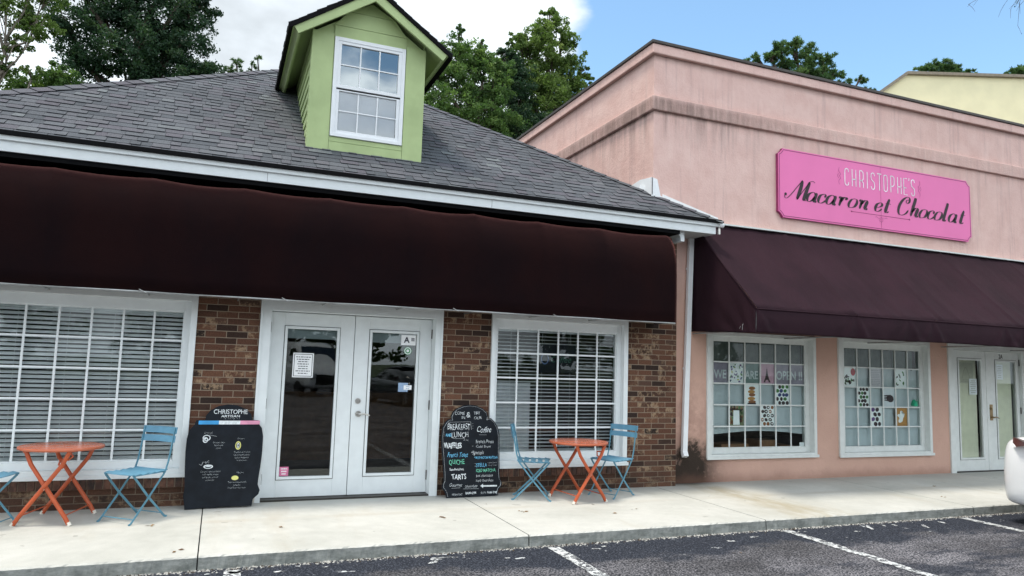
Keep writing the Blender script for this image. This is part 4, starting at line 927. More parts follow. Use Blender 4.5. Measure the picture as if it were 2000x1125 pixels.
for ch, X in (('M', 7.955), ('a', 8.185), ('c', 8.405), ('a', 8.575), ('r', 8.825), ('o', 9.035), ('n', 9.255), ('e', 9.60), ('t', 9.80), ('C', 10.12), ('h', 10.385), ('o', 10.60), ('c', 10.79), ('o', 10.955), ('l', 11.145), ('a', 11.295), ('t', 11.55)):
    big = ch in 'MC'; g = words[0 if X < 9.5 else 1 if X < 10 else 2]
    for k, s_ in enumerate(GL[ch]):
        thick = (.058 if k or ch in 'Mhlt' else .047) if not (ch == 'M' and k in (0, 2, 4, 5)) else .008
        if ch == 'C' and k == 1: thick = .012
        stroke(g, s_, (X, yl-.0015, 4.335), (1,0,0), (0,0,1), lambda a, t, th=thick: .0075+th*max(0, a)**2.6*(math.sin(math.pi*min(1, max(0, t)))**.25 if th > .03 else 1), shear=.40, sx=sxx*(1.0 if not big else (1.02 if ch == 'C' else .82)), sy=xh*(1 if not big else 1.0))
        if ch == 'M' and k == 0: g.disc((X-1.02*sxx*.82+.02, yl-.002, 4.335+.42*xh), .024, .001, n=14)
        if ch in 'ac' and k == 0 and ch == 'c': g.disc((X+.66*sxx+.04, yl-.002, 4.335+.74*xh), .017, .001, n=12)
        if ch == 'r' and k == 1: g.disc((X+.70*sxx+.045, yl-.002, 4.335+.82*xh), .018, .001, n=12)
for q in words.values(): q.build('lower_lettering', MT['slet'], SG, recalc=False)

# ------------------------------------------------------------------ bistro furniture
def copy_tree(o, parent=None):
    c = o.copy(); COL.objects.link(c); c.parent = parent
    for ch in list(o.children): copy_tree(ch, c)
    return c
def make_chair():
    t = thing('folding_chair', '', 'chair', group='blue folding bistro chairs')
    for s_ in (-1, 1):
        y = s_*.185; g = MB()   # long rail: front foot, crossing, up to the back slats; flat bar
        pts = [(.225, y, .004), (.20, y, .012), (.012, y, .225), (-.155, y, .43), (-.185, y, .52), (-.215, y, .68), (-.245, y, .835)]
        for a, b in zip(pts[:-1], pts[1:]): g.bar(a, b, .007, .017, upv=(0,1,0)) if False else g.bar(a, b, .017, .007, upv=(0,1,0))
        g.build('side_rail', MT['blued'], t, world=False)
        y2 = s_*.168; g = MB(); pts = [(-.235, y2, .004), (-.205, y2, .012), (.012, y2, .225), (.19, y2, .425)]
        for a, b in zip(pts[:-1], pts[1:]): g.bar(a, b, .019, .008, upv=(0,1,0))
        g.bar((-.17, y2, .432), (.205, y2, .432), .016, .006, upv=(0,1,0)); g.build('leg', MT['blued'], t, world=False)
        g = MB(); g.disc((.012, y-(0 if s_ > 0 else .004)+s_*.004, .225), .009, .004, n=10); g.build('rivet', MT['blued'], t, world=False)
    for a, w_, z, r in ((.175,.185,.045,.005),(-.175,.168,.045,.005),(-.155,.185,.425,.006)):
        g = MB(); g.tube([(a,-w_,z),(a,w_,z)], r, 6); g.build('stretcher', MT['blued'], t, world=False)
    for k in range(5):
        x = -.155+k*.080; z = .444+.003*math.cos(k*1.3); g = MB()
        V = []; F = []
        for i in range(7):
            u_ = -.19+.38*i/6; dz = -.004*math.cos(u_/.19*math.pi/2)
            V += [(x-.027, u_, z+dz+.004), (x+.027, u_, z+dz-.007), (x+.027, u_, z+dz-.013), (x-.027, u_, z+dz-.002)]
        for i in range(6):
            for a in range(4): F.append((4*i+a, 4*i+(a+1) % 4, 4*i+4+(a+1) % 4, 4*i+4+a))
        F += [(3,2,1,0), (24,25,26,27)]; g.add(V, F); g.build('seat_slat', MT['blue'], t, world=False)
    for z0, z1 in ((.695, .755), (.775, .838)):
        g = MB(); V = []; F = []
        for i in range(11):
            u_ = -.205+.41*i/10; bow = -.030*math.cos(u_/.205*math.pi/2); x0 = -.222-(z0-.7)*.19+bow; x1 = -.222-(z1-.7)*.19+bow
            V += [(x0+.004, u_, z0), (x1+.004, u_, z1), (x1-.004, u_, z1), (x0-.004, u_, z0)]
        for i in range(10):
            for a in range(4): F.append((4*i+a, 4*i+(a+1) % 4, 4*i+4+(a+1) % 4, 4*i+4+a))
        F += [(3,2,1,0), (40,41,42,43)]; g.add(V, F); g.build('back_slat', MT['blue'], t, world=False)
    return t
chair = make_chair()
spots_ = [(-.636, -.685, 229, 'blue folding chair between the nearer orange table and the flat-topped blackboard'),
          (-1.83, -.71, -16, 'blue folding chair left of the nearer orange table, cut off by the left edge'),
          (3.505, -.50, -25, 'blue folding chair seen side on, between the arched blackboard and an orange table'),
          (4.545, -.54, 204, 'rightmost blue folding chair, its back slats in front of the right window casing')]
for i, (x, y, a, lab) in enumerate(spots_):
    c = chair if i == 0 else copy_tree(chair)
    c.location = (x, y, SW+.001); c.rotation_euler = (0, 0, R(a)); c['label'] = lab
def make_table():
    t = thing('bistro_table', '', 'table', group='orange folding bistro tables')
    g = MB(); n = 56; V = []; r_ = .35
    ringp = [(0, .672), (.30, .672), (.335, .672), (.347, .669), (.350, .660), (.348, .648), (.342, .646), (.338, .655), (0, .655)]
    for r, z in ringp[1:-1]: V += [(r*math.cos(2*math.pi*i/n), r*math.sin(2*math.pi*i/n), z) for i in range(n)]
    F = [tuple(range(n))]; m_ = len(ringp)-2
    for k in range(m_-1):
        for i in range(n): F.append((k*n+i, (k+1)*n+i, (k+1)*n+(i+1) % n, k*n+(i+1) % n))
    F.append(tuple((m_-1)*n+i for i in range(n))[::-1]); g.add(V, F); g.build('tabletop', MT['otop'], t, world=False)
    for s_ in (-1, 1):
        for q in (-1, 1):
            y = s_*.262+q*.011; pts = [(q*.222, y, .012), (q*.185, y, .075), (-q*.135, y, .53), (-q*.185, y, .645)]; g = MB(); g.tube(pts, [.019]*4, 8)
            L = g.build('leg', MT['orange'], t, world=False, smooth=False)
            f = MB(); f.tube([(q*.233, y, .0), (q*.215, y, .028)], [.020, .0195], 8); f.build('foot_cap', MT['foot'], L, world=False)
        g = MB(); g.tube([(0, s_*.262-.018, .318), (0, s_*.262+.018, .318)], .008, 8); g.build('rivet', MT['foot'], t, world=False)
    for q in (-1, 1): g = MB(); g.tube([(q*.178, -.27, .085), (q*.178, .27, .085)], .006, 6); g.build('stretcher', MT['orange'], t, world=False)
    for q in (-1, 1): g = MB(); g.box(q*.185-.012, q*.185+.012, -.28, .28, .636, .654); g.build('top_rail', MT['orange'], t, world=False)
    for s_ in (-1, 1):
        g = MB(); g.tube([(.175, s_*.235, .64), (.20, s_*.235, .60), (.165, s_*.235, .57), (.10, s_*.24, .575), (.095, s_*.25, .53), (.135, s_*.262, .50)], .009, 7); g.build('folding_hook', MT['orange'], t, world=False); return t
table = make_table()
table.location = (-1.285, -.54, SW); table.rotation_euler = (0, 0, R(-14)); table['label'] = 'orange round folding table in front of the large window with closed white blinds'
t2 = copy_tree(table); t2.location = (4.012, -.67, SW); t2.rotation_euler = (0, 0, R(6)); t2['label'] = 'orange round folding table under the half-open blinds of the right-hand brick shop window'

# ------------------------------------------------------------------ chalkboards
def board(name, label, outline_, conv, yb, tilt, thick=.022):
    """outline in photo-like units converted by conv -> (x, z); plane leans back by tilt (dy per dz)"""
    pts = [conv(*p) for p in outline_]; xm = sum(p[0] for p in pts)/len(pts)
    t = thing(name, label, 'blackboard', (xm, yb, SW))
    o = (0, yb, SW); V = Vector((0, tilt, 1)).normalized()
    P_ = [(x, z-SW) for x, z in pts]
    g = MB(); g.prism(P_, o, (1,0,0), V, Vector((0, 1, -tilt)).normalized()*thick); g.build('front_panel', MT['chalk'], t, bevel=.004)
    return t, V
def at(V, yb, x, z, off=.0015): return Vector((x, yb, SW))+V*(z-SW)+Vector((0, -off, off*V.y))
s1 = 4.894
cvx = lambda a: -.211+(a-60)*(.637/635)              # zoom units to metres on the board plane
cvz = lambda b: .150+(1110-b)*(1.055/1025)
o1 = [(60,1110),(52,1050),(40,980),(48,900),(40,700),(36,560),(42,430),(62,345),(108,292),(120,250),(205,246),(212,200),(250,152),(325,108),(420,88),(515,100),(600,138),(650,185),(664,246),(728,250),(735,290),(764,330),(778,410),(776,560),(762,720),(748,820),(742,890),(764,945),(752,985),(700,1030),(690,1096),(400,1092),(340,1100),(200,1098)]
BD1, V1 = board('sandwich_board', 'flat-topped blackboard with blue, white and pink stripe, left of the white doors', o1, lambda a, b: (cvx(a)+.02*(b-1110)/-1025*-1, cvz(b)), -.345, .17)
def leg_panel(t, x0, x1, yb0, zb, ytop, ztop, mat):
    g = MB(); g.bar((x0, yb0, SW+.01), (x0, ytop, ztop), .035, .018, upv=(1,0,0)); g.bar((x1, yb0, SW+.01), (x1, ytop, ztop), .035, .018, upv=(1,0,0)); g.bar((x0, yb0+(ytop-yb0)*.25, SW+(ztop-SW)*.25), (x1, yb0+(ytop-yb0)*.25, SW+(ztop-SW)*.25), .02, .03); g.build('rear_leg', mat, t)
leg_panel(BD1, -.12, .445, -.125, 0, -.19, .9, MT['foot'])
yb = -.345
def bt(g, txt, a, b, size, mi=0, shear=0, bold=0, ws=1, align='CENTER', wb=.5, V=V1, yb=yb, cx=None, cz=None):
    text_add(g, txt, at(V, yb, (cx or cvx)(a), (cz or cvz)(b)), (1,0,0), V, size, mi, shear, bold-.0006, ws, align, wob=wb)
g = MB(); mats = [MT['cw'], MT['sblue'], MT['spink'], MT['cy'], MT['cb'], MT['cg']]
for a, b, mi in ((128, 322, 1), (322, 530, 0), (530, 724, 2)):
    A = [at(V1, yb, cvx(a), cvz(292)), at(V1, yb, cvx(b), cvz(292)), at(V1, yb, cvx(b), cvz(254)), at(V1, yb, cvx(a), cvz(254))]; g.add(A, [(0,1,2,3)], mi)
g.build('stripe', mats, BD1, recalc=False)
g = MB()
bt(g, 'CHRISTOPHE', 430, 186, .066, bold=.0008, ws=.86, wb=.15); bt(g, 'ARTISAN', 432, 220, .034, bold=.001, ws=1.35, wb=.15); bt(g, 'BOULANGERIE  PATISSERIE', 428, 240, .013, ws=1.2)
bt(g, 'Caramel', 225, 382, .024, shear=.3); bt(g, 'Croissant', 545, 440, .022, shear=.3, ws=.8); bt(g, 'Tarte', 235, 670, .022, shear=.3); bt(g, 'Macaron', 560, 775, .022, shear=.3)
for x, y, L in ((335, 478, ('Delicate flaky', 'filled with', 'cream')), (565, 575, ('Traditional French', 'served with butter', 'baked daily and', 'in the oven')), (275, 760, ('Caramel almond filled', 'with vanilla cream', 'and sugar, served', 'every day')), (535, 868, ('Two meringues with', 'ganache', 'fresh from the oven'))):
    for k, s_ in enumerate(L): bt(g, s_, x, y+k*27, .0225, ws=.95)
def ring(g, V, yb, x, z, rx, rz, w_, mi=0, cx=cvx, cz=cvz, n=18):
    P_ = [(x+rx*math.cos(2*math.pi*i/n), z+rz*math.sin(2*math.pi*i/n)) for i in range(n+1)]
    A = [at(V, yb, cx(p[0]), cz(p[1])) for p in P_]; B_ = [at(V, yb, cx(x+(p[0]-x)*(1-w_)), cz(z+(p[1]-z)*(1-w_))) for p in P_]
    g.add(A+B_, [(i, i+1, n+2+i, n+1+i) for i in range(n)], mi)
ring(g, V1, yb, 215, 425, 38, 30, .25); ring(g, V1, yb, 205, 445, 26, 28, .35); ring(g, V1, yb, 200, 430, 12, 12, 1.0); ring(g, V1, yb, 523, 502, 28, 42, .3, 3); ring(g, V1, yb, 523, 502, 12, 26, .5)
ring(g, V1, yb, 250, 705, 46, 20, .3); ring(g, V1, yb, 250, 698, 30, 10, 1.0); ring(g, V1, yb, 512, 820, 34, 22, 1.0, 3)
for a, b in (((240,395),(310,410)), ((165,680),(185,692)), ((185,692),(200,658)), ((215,660),(225,672)), ((225,672),(252,645))):
    p, q = at(V1, yb, cvx(a[0]), cvz(a[1])), at(V1, yb, cvx(b[0]), cvz(b[1])); g.bar(p, q, .006, .0015)
g.build('chalk_writing', mats, BD1, recalc=False)

cwx = lambda a: 2.528+(a-130)*(.64/545)
cwz = lambda b: .150+(1085-b)*(1.063/980)
o2 = [(130,1085),(122,1045),(106,1012),(84,985),(84,952),(100,915),(100,850),(90,700),(76,540),(74,430),(86,345),(118,290),(150,262),(180,264),(174,228),(192,185),(235,145),(300,116),(375,105),(450,116),(515,145),(556,185),(568,230),(562,262),(600,250),(642,290),(676,350),(692,430),(690,560),(688,700),(688,850),(692,905),(712,950),(704,985),(676,1015),(666,1050),(662,1076)]
BD2, V2 = board('sandwich_board', 'arched blackboard crowded with white, blue and green chalk lettering, right of the white doors', o2, lambda a, b: (cwx(a), cwz(b)), -.30, .13)
leg_panel(BD2, 2.62, 3.08, -.125, 0, -.17, .9, MT['dark'])
yb2 = -.30; g = MB()
def b2(txt, a, b, size, mi=0, **k): bt(g, txt, a, b, size, mi, V=V2, yb=yb2, cx=cwx, cz=cwz, **k)
b2('COME', 265, 215, .052, ws=.85); b2('IN', 303, 258, .046); b2('&', 358, 244, .095); b2('TRY', 448, 212, .052, ws=.85); b2('OUR', 458, 262, .046)
b2('BREAKFAST', 255, 375, .10, mi=0, ws=.54); b2('AND', 150, 445, .045, 4, ws=.8, bold=.002); b2('LUNCH', 268, 455, .088, ws=.72); b2('all day', 330, 492, .026)
b2('WAFFLES', 192, 568, .085, bold=.003, ws=.62); b2('French Toast', 240, 662, .075, 4, shear=.35, ws=.62, bold=.001); b2('QUICHE', 232, 738, .078, 5, ws=.66, bold=.001); b2('Sandwiches', 232, 802, .038, bold=.001); b2('TARTS', 255, 895, .085, bold=.002, ws=.72); b2('Gourmet', 220, 968, .052, shear=.3, ws=.8); b2('chocolate', 380, 982, .045, shear=.3, ws=.85)
b2('Coffee', 518, 405, .098, 0, shear=.4, ws=.7); b2('French Press', 530, 520, .058, ws=.75); b2('Cold Brew', 515, 568, .042); b2('*Specials', 448, 638, .060, 0, shear=.25, ws=.75); b2('* MUSHROOM MATCHA', 540, 686, .040, 4, ws=.68, bold=.001); b2('STELLA', 492, 770, .060, 4, ws=.70, bold=.001); b2('coffee beans', 608, 735, .022); b2('honey + oat', 608, 762, .022)
b2('ICED MATCHA', 538, 824, .050, 5, ws=.74, bold=.001); b2('hot chocolate', 525, 876, .044, ws=.85); b2('iced chocolate', 525, 926, .044, ws=.85)
b2('MON-SAT', 238, 1062, .034, ws=.85); b2('8AM-6PM', 378, 1052, .038, bold=.001, ws=.85); b2('SUN', 510, 1052, .034); b2('9AM-3PM', 602, 1052, .036, bold=.001, ws=.85)
p = lambda a, b: at(V2, yb2, cwx(a), cwz(b))
g.add([p(478,970), p(508,948), p(506,964), p(655,966), p(655,982), p(506,980), p(508,994)], [(0,1,2,3,4,5,6)])
for a, b in (((140,295),(380,290)), ((380,290),(388,375)), ((190,468),(320,470)), ((470,430),(550,432)), ((180,985),(270,982)), ((300,995),(460,998))): g.bar(p(*a), p(*b), .004, .0015)
for x, y in ((100,400),(100,420),(100,440),(402,310),(402,335),(402,360),(400,550),(425,735),(425,762)): g.bar(p(x-4,y), p(x+6,y), .006, .0015)
# thin chalk line that follows the outline
cx0, cz0 = 388, 600; P_ = [(cx0+(a-cx0)*.955, cz0+(b-cz0)*.972) for a, b in o2]
for a, b in zip(P_, P_[1:]): g.bar(p(*a), p(*b), .0035, .0012)
g.build('chalk_writing', mats, BD2, recalc=False)

# ------------------------------------------------------------------ papers and stickers
def paper(name, label, cat, x0, x1, z0, z1, y, mats, deco=None, group=None, t=.0015):
    o_ = thing(name, label, cat, ((x0+x1)/2, y, z0), group=group); g = MB(); g.box(x0, x1, y, y+t, z0, z1); g.build('sheet', mats[0], o_)
    if deco:
        h = MB(); deco(h, x0, x1, z0, z1, y-.0008)
        if h.f: h.build('print', mats[1:], o_, recalc=False)
    return o_
def lines(n, w0=.8, mi=0, top=.92, bot=.08, h=.35):
    def f(g, x0, x1, z0, z1, y):
        rr = random.Random(int(x0*100)); W_ = x1-x0; H_ = z1-z0
        for k in range(n):
            zc = z0+H_*(top-(top-bot)*(k+.5)/n); hh = H_*(top-bot)/n*h; w_ = W_*w0*rr.uniform(.55, 1); xc = (x0+x1)/2
            xa = xc-w_/2
            while xa < xc+w_/2:                      # word-sized dashes
                wd = W_*rr.uniform(.05, .16); g.add([(xa,y,zc-hh/2),(min(xa+wd,xc+w_/2),y,zc-hh/2),(min(xa+wd,xc+w_/2),y,zc+hh/2),(xa,y,zc+hh/2)], [(0,1,2,3)], mi); xa += wd+W_*.03
    return f
def frame_lines(n):
    f0 = lines(n, .78, top=.88, bot=.12)
    def f(g, x0, x1, z0, z1, y):
        f0(g, x0, x1, z0, z1, y); e = .012; t = .006
        for a, b, c, d in ((x0+e, x1-e, z0+e, z0+e+t), (x0+e, x1-e, z1-e-t, z1-e), (x0+e, x0+e+t, z0+e+t, z1-e-t), (x1-e-t, x1-e, z0+e+t, z1-e-t)): g.add([(a,y,c),(b,y,c),(b,y,d),(a,y,d)], [(0,1,2,3)], 0)
    return f
yg = .0425
paper('notice', 'white framed notice taped behind the left glass of the brick shop door', 'notice', .775, 1.0, 1.478, 1.752, .0435, [MT['paper'], MT['ink']], frame_lines(8))
paper('sticker', 'small square pink sticker in the lower corner of the left door glass', 'sticker', .705, .80, .400, .497, .0415, [MT['pinkp'], MT['paper']], lines(3, .7, h=.5))
def decoA(g, x0, x1, z0, z1, y):
    text_add(g, 'A', ((x0*.62+x1*.38), y, z0+.03), (1,0,0), (0,0,1), .095, bold=.003); 
    for k in range(3): g.add([(x1-.055,y,z0+.05+k*.014),(x1-.015,y,z0+.05+k*.014),(x1-.015,y,z0+.059+k*.014),(x1-.055,y,z0+.059+k*.014)], [(0,1,2,3)])
paper('inspection_card', 'white card with a large letter A at the top corner of the right door glass', 'notice', 1.995, 2.172, 1.885, 2.003, .0415, [MT['paper'], MT['ink']], decoA)
t = thing('round_sticker', 'round green and white sticker below the white A card on the right door', 'sticker', (2.08, .04, 1.77)); MT['gsk'] = plain('green_sticker', (.06, .30, .12), .6)
g = MB(); g.disc((2.08, .0405, 1.818), .047, .0012); g.build('disc', MT['gsk'], t)
g = MB(); n = 24; rg = lambda r: [(2.08+r*math.cos(2*math.pi*i/n), .0398, 1.818+r*math.sin(2*math.pi*i/n)) for i in range(n)]
g.add(rg(.041)+rg(.032), [(i, (i+1)%n, n+(i+1)%n, n+i) for i in range(n)]); g.add(rg(.017), [tuple(range(n))]); g.build('emblem', MT['paper'], t, recalc=False)
MT['bsk'] = plain('pale_blue_sticker', (.30, .42, .60), .6)
paper('sticker', 'pale blue rectangular sticker half way up the right door glass', 'sticker', 1.985, 2.10, 1.335, 1.44, .0420, [MT['bsk']])
paper('sticker', 'little white sticker overlapping the pale blue one on the right door glass', 'sticker', 2.05, 2.145, 1.36, 1.412, .0400, [MT['paper'], MT['bsk']], lines(2, .6))
# menu board hanging inside the right brick window
t = thing('hanging_board', 'dark chalk menu board hanging inside the right-hand window behind the glass', 'blackboard', (4.02, .015, 1.60)); g = MB(); g.box(3.76, 4.30, .010, .022, 1.605, 1.965); g.build('panel', MT['chalk'], t)
g = MB(); g.tube([(3.85,.016,1.965),(3.86,.016,2.08)], .002, 5); g.tube([(4.2,.016,1.965),(4.19,.016,2.08)], .002, 5); g.build('cord', MT['alu'], t)
g = MB(); MT['cdim'] = plain('faint_chalk', (.10, .16, .30), .9); MT['cdg'] = plain('faint_green_chalk', (.05, .14, .10), .9); ring(g, Vector((0,0,1)), .010, 3.86, 1.78, .055, .07, .2, 0, cx=lambda a: a, cz=lambda b: b); text_add(g, 'Coffee', (4.08, .0085, 1.74), (1,0,0), (0,0,1), .11, 1, shear=.3); g.build('chalk_writing', [MT['cdim'], MT['cdg']], t, recalc=False)
t = thing('white_panel', 'plain grey white board standing inside the lower left of the right brick shop window', 'board', (3.42, .09, .62)); g = MB(); g.box(3.19, 3.70, .085, .095, .62, 1.47); g.build('sheet', MT['pale'], t)

# posters in the panes of the pink shop windows
def pane(W_, c, r):      # pane rectangle: column c and row r from the top left
    gx0, gx1, gz0, gz1 = W_; w_ = (gx1-gx0)/6; h_ = (gz1-gz0)/5; return gx0+c*w_+.004, gx0+(c+1)*w_-.004, gz1-(r+1)*h_+.004, gz1-r*h_-.004
P3, P4 = (6.565, 8.26, .605, 2.135), (9.045, 10.69, .59, 2.128); yp_ = .156
def C(n, c): 
    if n not in MT: MT[n] = plain(n, c, .7, var=.08)
    return MT[n]
cDK, cRD, cGN, cPU, cBR, cPK, cOR, cYE, cNV = C('print_dark', (.05,.03,.035)), C('print_red', (.45,.02,.03)), C('print_green', (.07,.20,.06)), C('print_purple', (.14,.07,.22)), C('print_brown', (.30,.12,.05)), C('print_pink', (.62,.38,.48)), C('print_orange', (.50,.25,.07)), C('print_yellow', (.60,.58,.22)), C('print_navy', (.05,.07,.20))
def ell(g, x, y, z, rx, rz, mi, n=12, rot=0):
    g.add([(x+rx*math.cos(t)*math.cos(rot)-rz*math.sin(t)*math.sin(rot), y, z+rx*math.cos(t)*math.sin(rot)+rz*math.sin(t)*math.cos(rot)) for t in (2*math.pi*i/n for i in range(n))], [tuple(range(n))], mi)
def dots(cols, rows, r, mis, seed, hole=False):
    def f(g, x0, x1, z0, z1, y):
        rr = random.Random(seed); w_ = (x1-x0)/cols; h_ = (z1-z0)/rows
        for j in range(rows):
            for i in range(cols):
                cx = x0+(i+.5+(.25 if j % 2 else -.2))*w_; cz = z0+(j+.5)*h_
                if cx-r*w_*.8 < x0 or cx+r*w_*.8 > x1: continue
                mi = rr.choice(mis); ell(g, cx+rr.uniform(-.1,.1)*w_, y, cz, r*w_*rr.uniform(.8,1.1), r*h_*rr.uniform(.85,1.1), mi, rot=rr.uniform(-.4,.4))
                if hole and rr.random() < .6: ell(g, cx, y-.0006, cz, r*w_*.4, r*h_*.4, len(mis) if isinstance(hole, bool) else hole)
    return f
def sprinkle(N, mis, seed, r=.012):
    def f(g, x0, x1, z0, z1, y):
        rr = random.Random(seed)
        for k in range(N): ell(g, rr.uniform(x0+r*1.6, x1-r*1.6), y, rr.uniform(z0+r*1.6, z1-r*1.6), r*rr.uniform(.5,1), r*rr.uniform(.7,1.6), rr.choice(mis), 8, rr.uniform(0,3))
    return f
GP = 'posters in the panes of the pink shop windows'
def poster(W_, c, r, label, mats, deco): return paper('poster', label, 'poster', *pane(W_, c, r)[:2], *pane(W_, c, r)[2:], yp_, mats, deco, GP)
def tower(g, x0, x1, z0, z1, y):
    # plain lattice-tower silhouette
    cx = (x0+x1)/2; H_ = z1-z0; W_ = x1-x0; q = lambda a, b: (cx+a*W_, y, z0+b*H_)
    g.add([q(-.24,.08), q(-.12,.08), q(-.07,.20), q(-.035,.42), q(-.012,.75), q(0,.93), q(.012,.75), q(.035,.42), q(.07,.20), q(.12,.08), q(.24,.08), q(.12,.30), q(.045,.55), q(0,.93), q(-.045,.55), q(-.12,.30)], [(0,1,2,15),(15,2,3,14),(14,3,4),(4,5,14),(10,9,8,11),(11,8,7,12),(12,7,6),(6,5,12),(2,8,7,3),(3,7,6,4)], 0)
def stack(g, x0, x1, z0, z1, y):
    cx = (x0+x1)/2; H_ = z1-z0; W_ = x1-x0
    for k, (b, r_) in enumerate(((.14,.26),(.30,.25),(.48,.22),(.63,.24),(.80,.22))): ell(g, cx+(-.02 if k%2 else .02)*W_, y-.0002*k, z0+b*H_, r_*W_, .085*H_, k % 2)
    g.add([(cx-.28*W_,y,z0+.02*H_),(cx+.28*W_,y,z0+.02*H_),(cx+.28*W_,y,z0+.09*H_),(cx-.28*W_,y,z0+.09*H_)], [(0,1,2,3)], 2)
def garden(g, x0, x1, z0, z1, y):
    sprinkle(70, [0, 1, 2], 4, .022)(g, x0, x1, z0, z1, y); cx = (x0+x1)/2; W_ = x1-x0; H_ = z1-z0
    g.add([(cx-.2*W_,y-.001,z0+.05*H_),(cx+.22*W_,y-.001,z0+.05*H_),(cx+.2*W_,y-.001,z0+.75*H_),(cx-.18*W_,y-.001,z0+.75*H_)], [(0,1,2,3)], 3)
def hand_shape(g, x0, x1, z0, z1, y):
    cx = (x0+x1)/2; W_ = x1-x0; H_ = z1-z0; ell(g, cx+.14*W_, y, z0+.44*H_, .30*W_, .20*H_, 0, rot=-.2)
    for k in range(4): ell(g, cx-.14*W_, y-.0005, z0+(.34+.085*k)*H_, .24*W_, .032*H_, 0, rot=-.1+.05*k)
def swirl(g, x0, x1, z0, z1, y):
    sprinkle(9, [0], 6, .040)(g, x0+.02, x1-.02, z0+.02, z1-.02, y); cx = (x0+x1)/2; cz = (z0+z1)/2; g.add([(cx-.05,y-.001,cz-.02),(cx+.02,y-.001,cz-.08),(cx+.06,y-.001,cz+.03),(cx-.01,y-.001,cz+.09)], [(0,1,2,3)], 1)
poster(P3, 1, 1, 'white poster sprinkled with small pastel shapes, between the WE and ARE panes', [MT['paper'], cGN, cPU, cYE, cNV], sprinkle(26, [0,1,2,3], 1, .016))
poster(P3, 3, 1, 'pink poster with a dark tapering tower', [cPK, cDK], tower)
poster(P3, 2, 2, 'white poster with a stack of brown sandwich biscuits', [MT['paper'], cBR, cOR, cDK], stack)
poster(P3, 4, 2, 'white poster with rows of dark green and blue sweets in the left pink shop window', [MT['paper'], cDK, cGN, cNV], dots(4, 5, .47, [0,0,1,2], 3))
poster(P3, 1, 3, 'green and brown poster with a pale box, lowest left in the left pink shop window', [C('print_field', (.20,.22,.12)), cGN, cDK, cBR, MT['paper']], garden)
poster(P3, 3, 3, 'white poster with dark ring-shaped sweets in the left pink shop window', [MT['paper'], cDK, cBR, MT['paper']], dots(4, 5, .45, [0,0,1], 5, hole=2))
poster(P4, 0, 1, 'white poster with a red patch and scattered dark shapes', [MT['paper'], cDK, cGN, cRD], lambda g, x0, x1, z0, z1, y: (sprinkle(20, [0,0,1], 8, .02)(g, x0, x1, z0, z1-.1, y), ell(g, x1-.06, y-.001, z1-.07, .05, .06, 2)))
poster(P4, 2, 1, 'pale poster filled with faint grey lettering lines', [C('print_pale', (.60,.56,.60)), C('print_faint', (.42,.40,.44))], lines(9, .9, h=.4))
poster(P4, 4, 1, 'white poster with a few small green leaf shapes', [MT['paper'], cGN, cDK], sprinkle(13, [0,0,1], 9, .018))
poster(P4, 1, 2, 'white poster with close rows of dark round sweets in the right pink shop window', [MT['paper'], cDK, cGN], dots(4, 5, .47, [0,0,0,1], 12))
poster(P4, 3, 2, 'white poster with a dark brown hand-shaped blot', [C('print_offwhite', (.70,.72,.76)), cDK], hand_shape)
poster(P4, 2, 3, 'white poster with large dark spots, lowest middle of the right pink shop window', [MT['paper'], cDK, cPU], dots(3, 4, .46, [0,0,0,1], 14))
poster(P4, 4, 3, 'orange brown poster with a white card', [cOR, MT['paper'], MT['paper']], swirl)
MT['lpk'] = plain('lilac_sheet', (.33, .29, .36), .8); MT['lgr'] = plain('sea_green_sheet', (.20, .28, .27), .8); MT['let'] = plain('pale_letters', (.62, .66, .68), .8)
def word(c0, c1, txt, label, mat, size=.19):
    x0 = pane(P3, c0, 1)[0]; x1 = pane(P3, c1, 1)[1]; z0, z1 = pane(P3, c0, 1)[2:]; t = thing('window_lettering', label, 'lettering', ((x0+x1)/2, yp_, z0), group='letters of the window greeting'); g = MB(); g.box(x0, x1, yp_+.004, yp_+.005, z0, z1); g.build('backing', mat, t)
    g = MB(); text_add(g, txt, ((x0+x1)/2, yp_, z0+.07), (1,0,0), (0,0,1), size, wscale=.82, bold=.004); g.build('letters', MT['let'], t, recalc=False)
word(0, 0, 'WE', 'pale letters WE on a lilac sheet in the left pink shop window', MT['lpk'], .17)
word(2, 2, 'ARE', 'pale letters ARE on a sea green sheet in the left pink shop window', MT['lgr'], .165)
word(4, 5, 'OPEN !!', 'pale letters OPEN !! on a lilac sheet across two panes', MT['lpk'], .18)
paper('notice', 'small white tag in the bottom right corner of the left pink shop window', 'notice', 8.16, 8.25, .61, .67, yp_, [MT['paper']])
t = thing('green_ornament', 'small bright green ornament standing against the glass in the right pink shop window', 'ornament', (10.60, .175, 1.22)); g = MB(); g.tube([(10.60,.175,1.225),(10.60,.175,1.25),(10.60,.175,1.31),(10.60,.175,1.33)], [.05,.055,.03,.012], 10); MT['gem'] = plain('bright_green', (.02, .42, .22), .35); g.build('body', MT['gem'], t)
g = MB(); g.tube([(10.645,.175,1.27),(10.675,.175,1.30)], [.015,.01], 8); g.build('spout', MT['gem'], t)
yd = .109
paper('notice', 'cream notice hanging off centre in the left glass of door 2A', 'notice', 11.83, 12.02, 1.43, 1.70, yd, [MT['paper'], C('print_faint2', (.45,.44,.36))], lines(7, .8, h=.3))
paper('notice', 'tall cream notice at the top of the right glass of door 2A', 'notice', 12.52, 12.69, 1.70, 1.96, yd, [MT['paper'], MT['print_faint2']], lines(7, .8, h=.3))
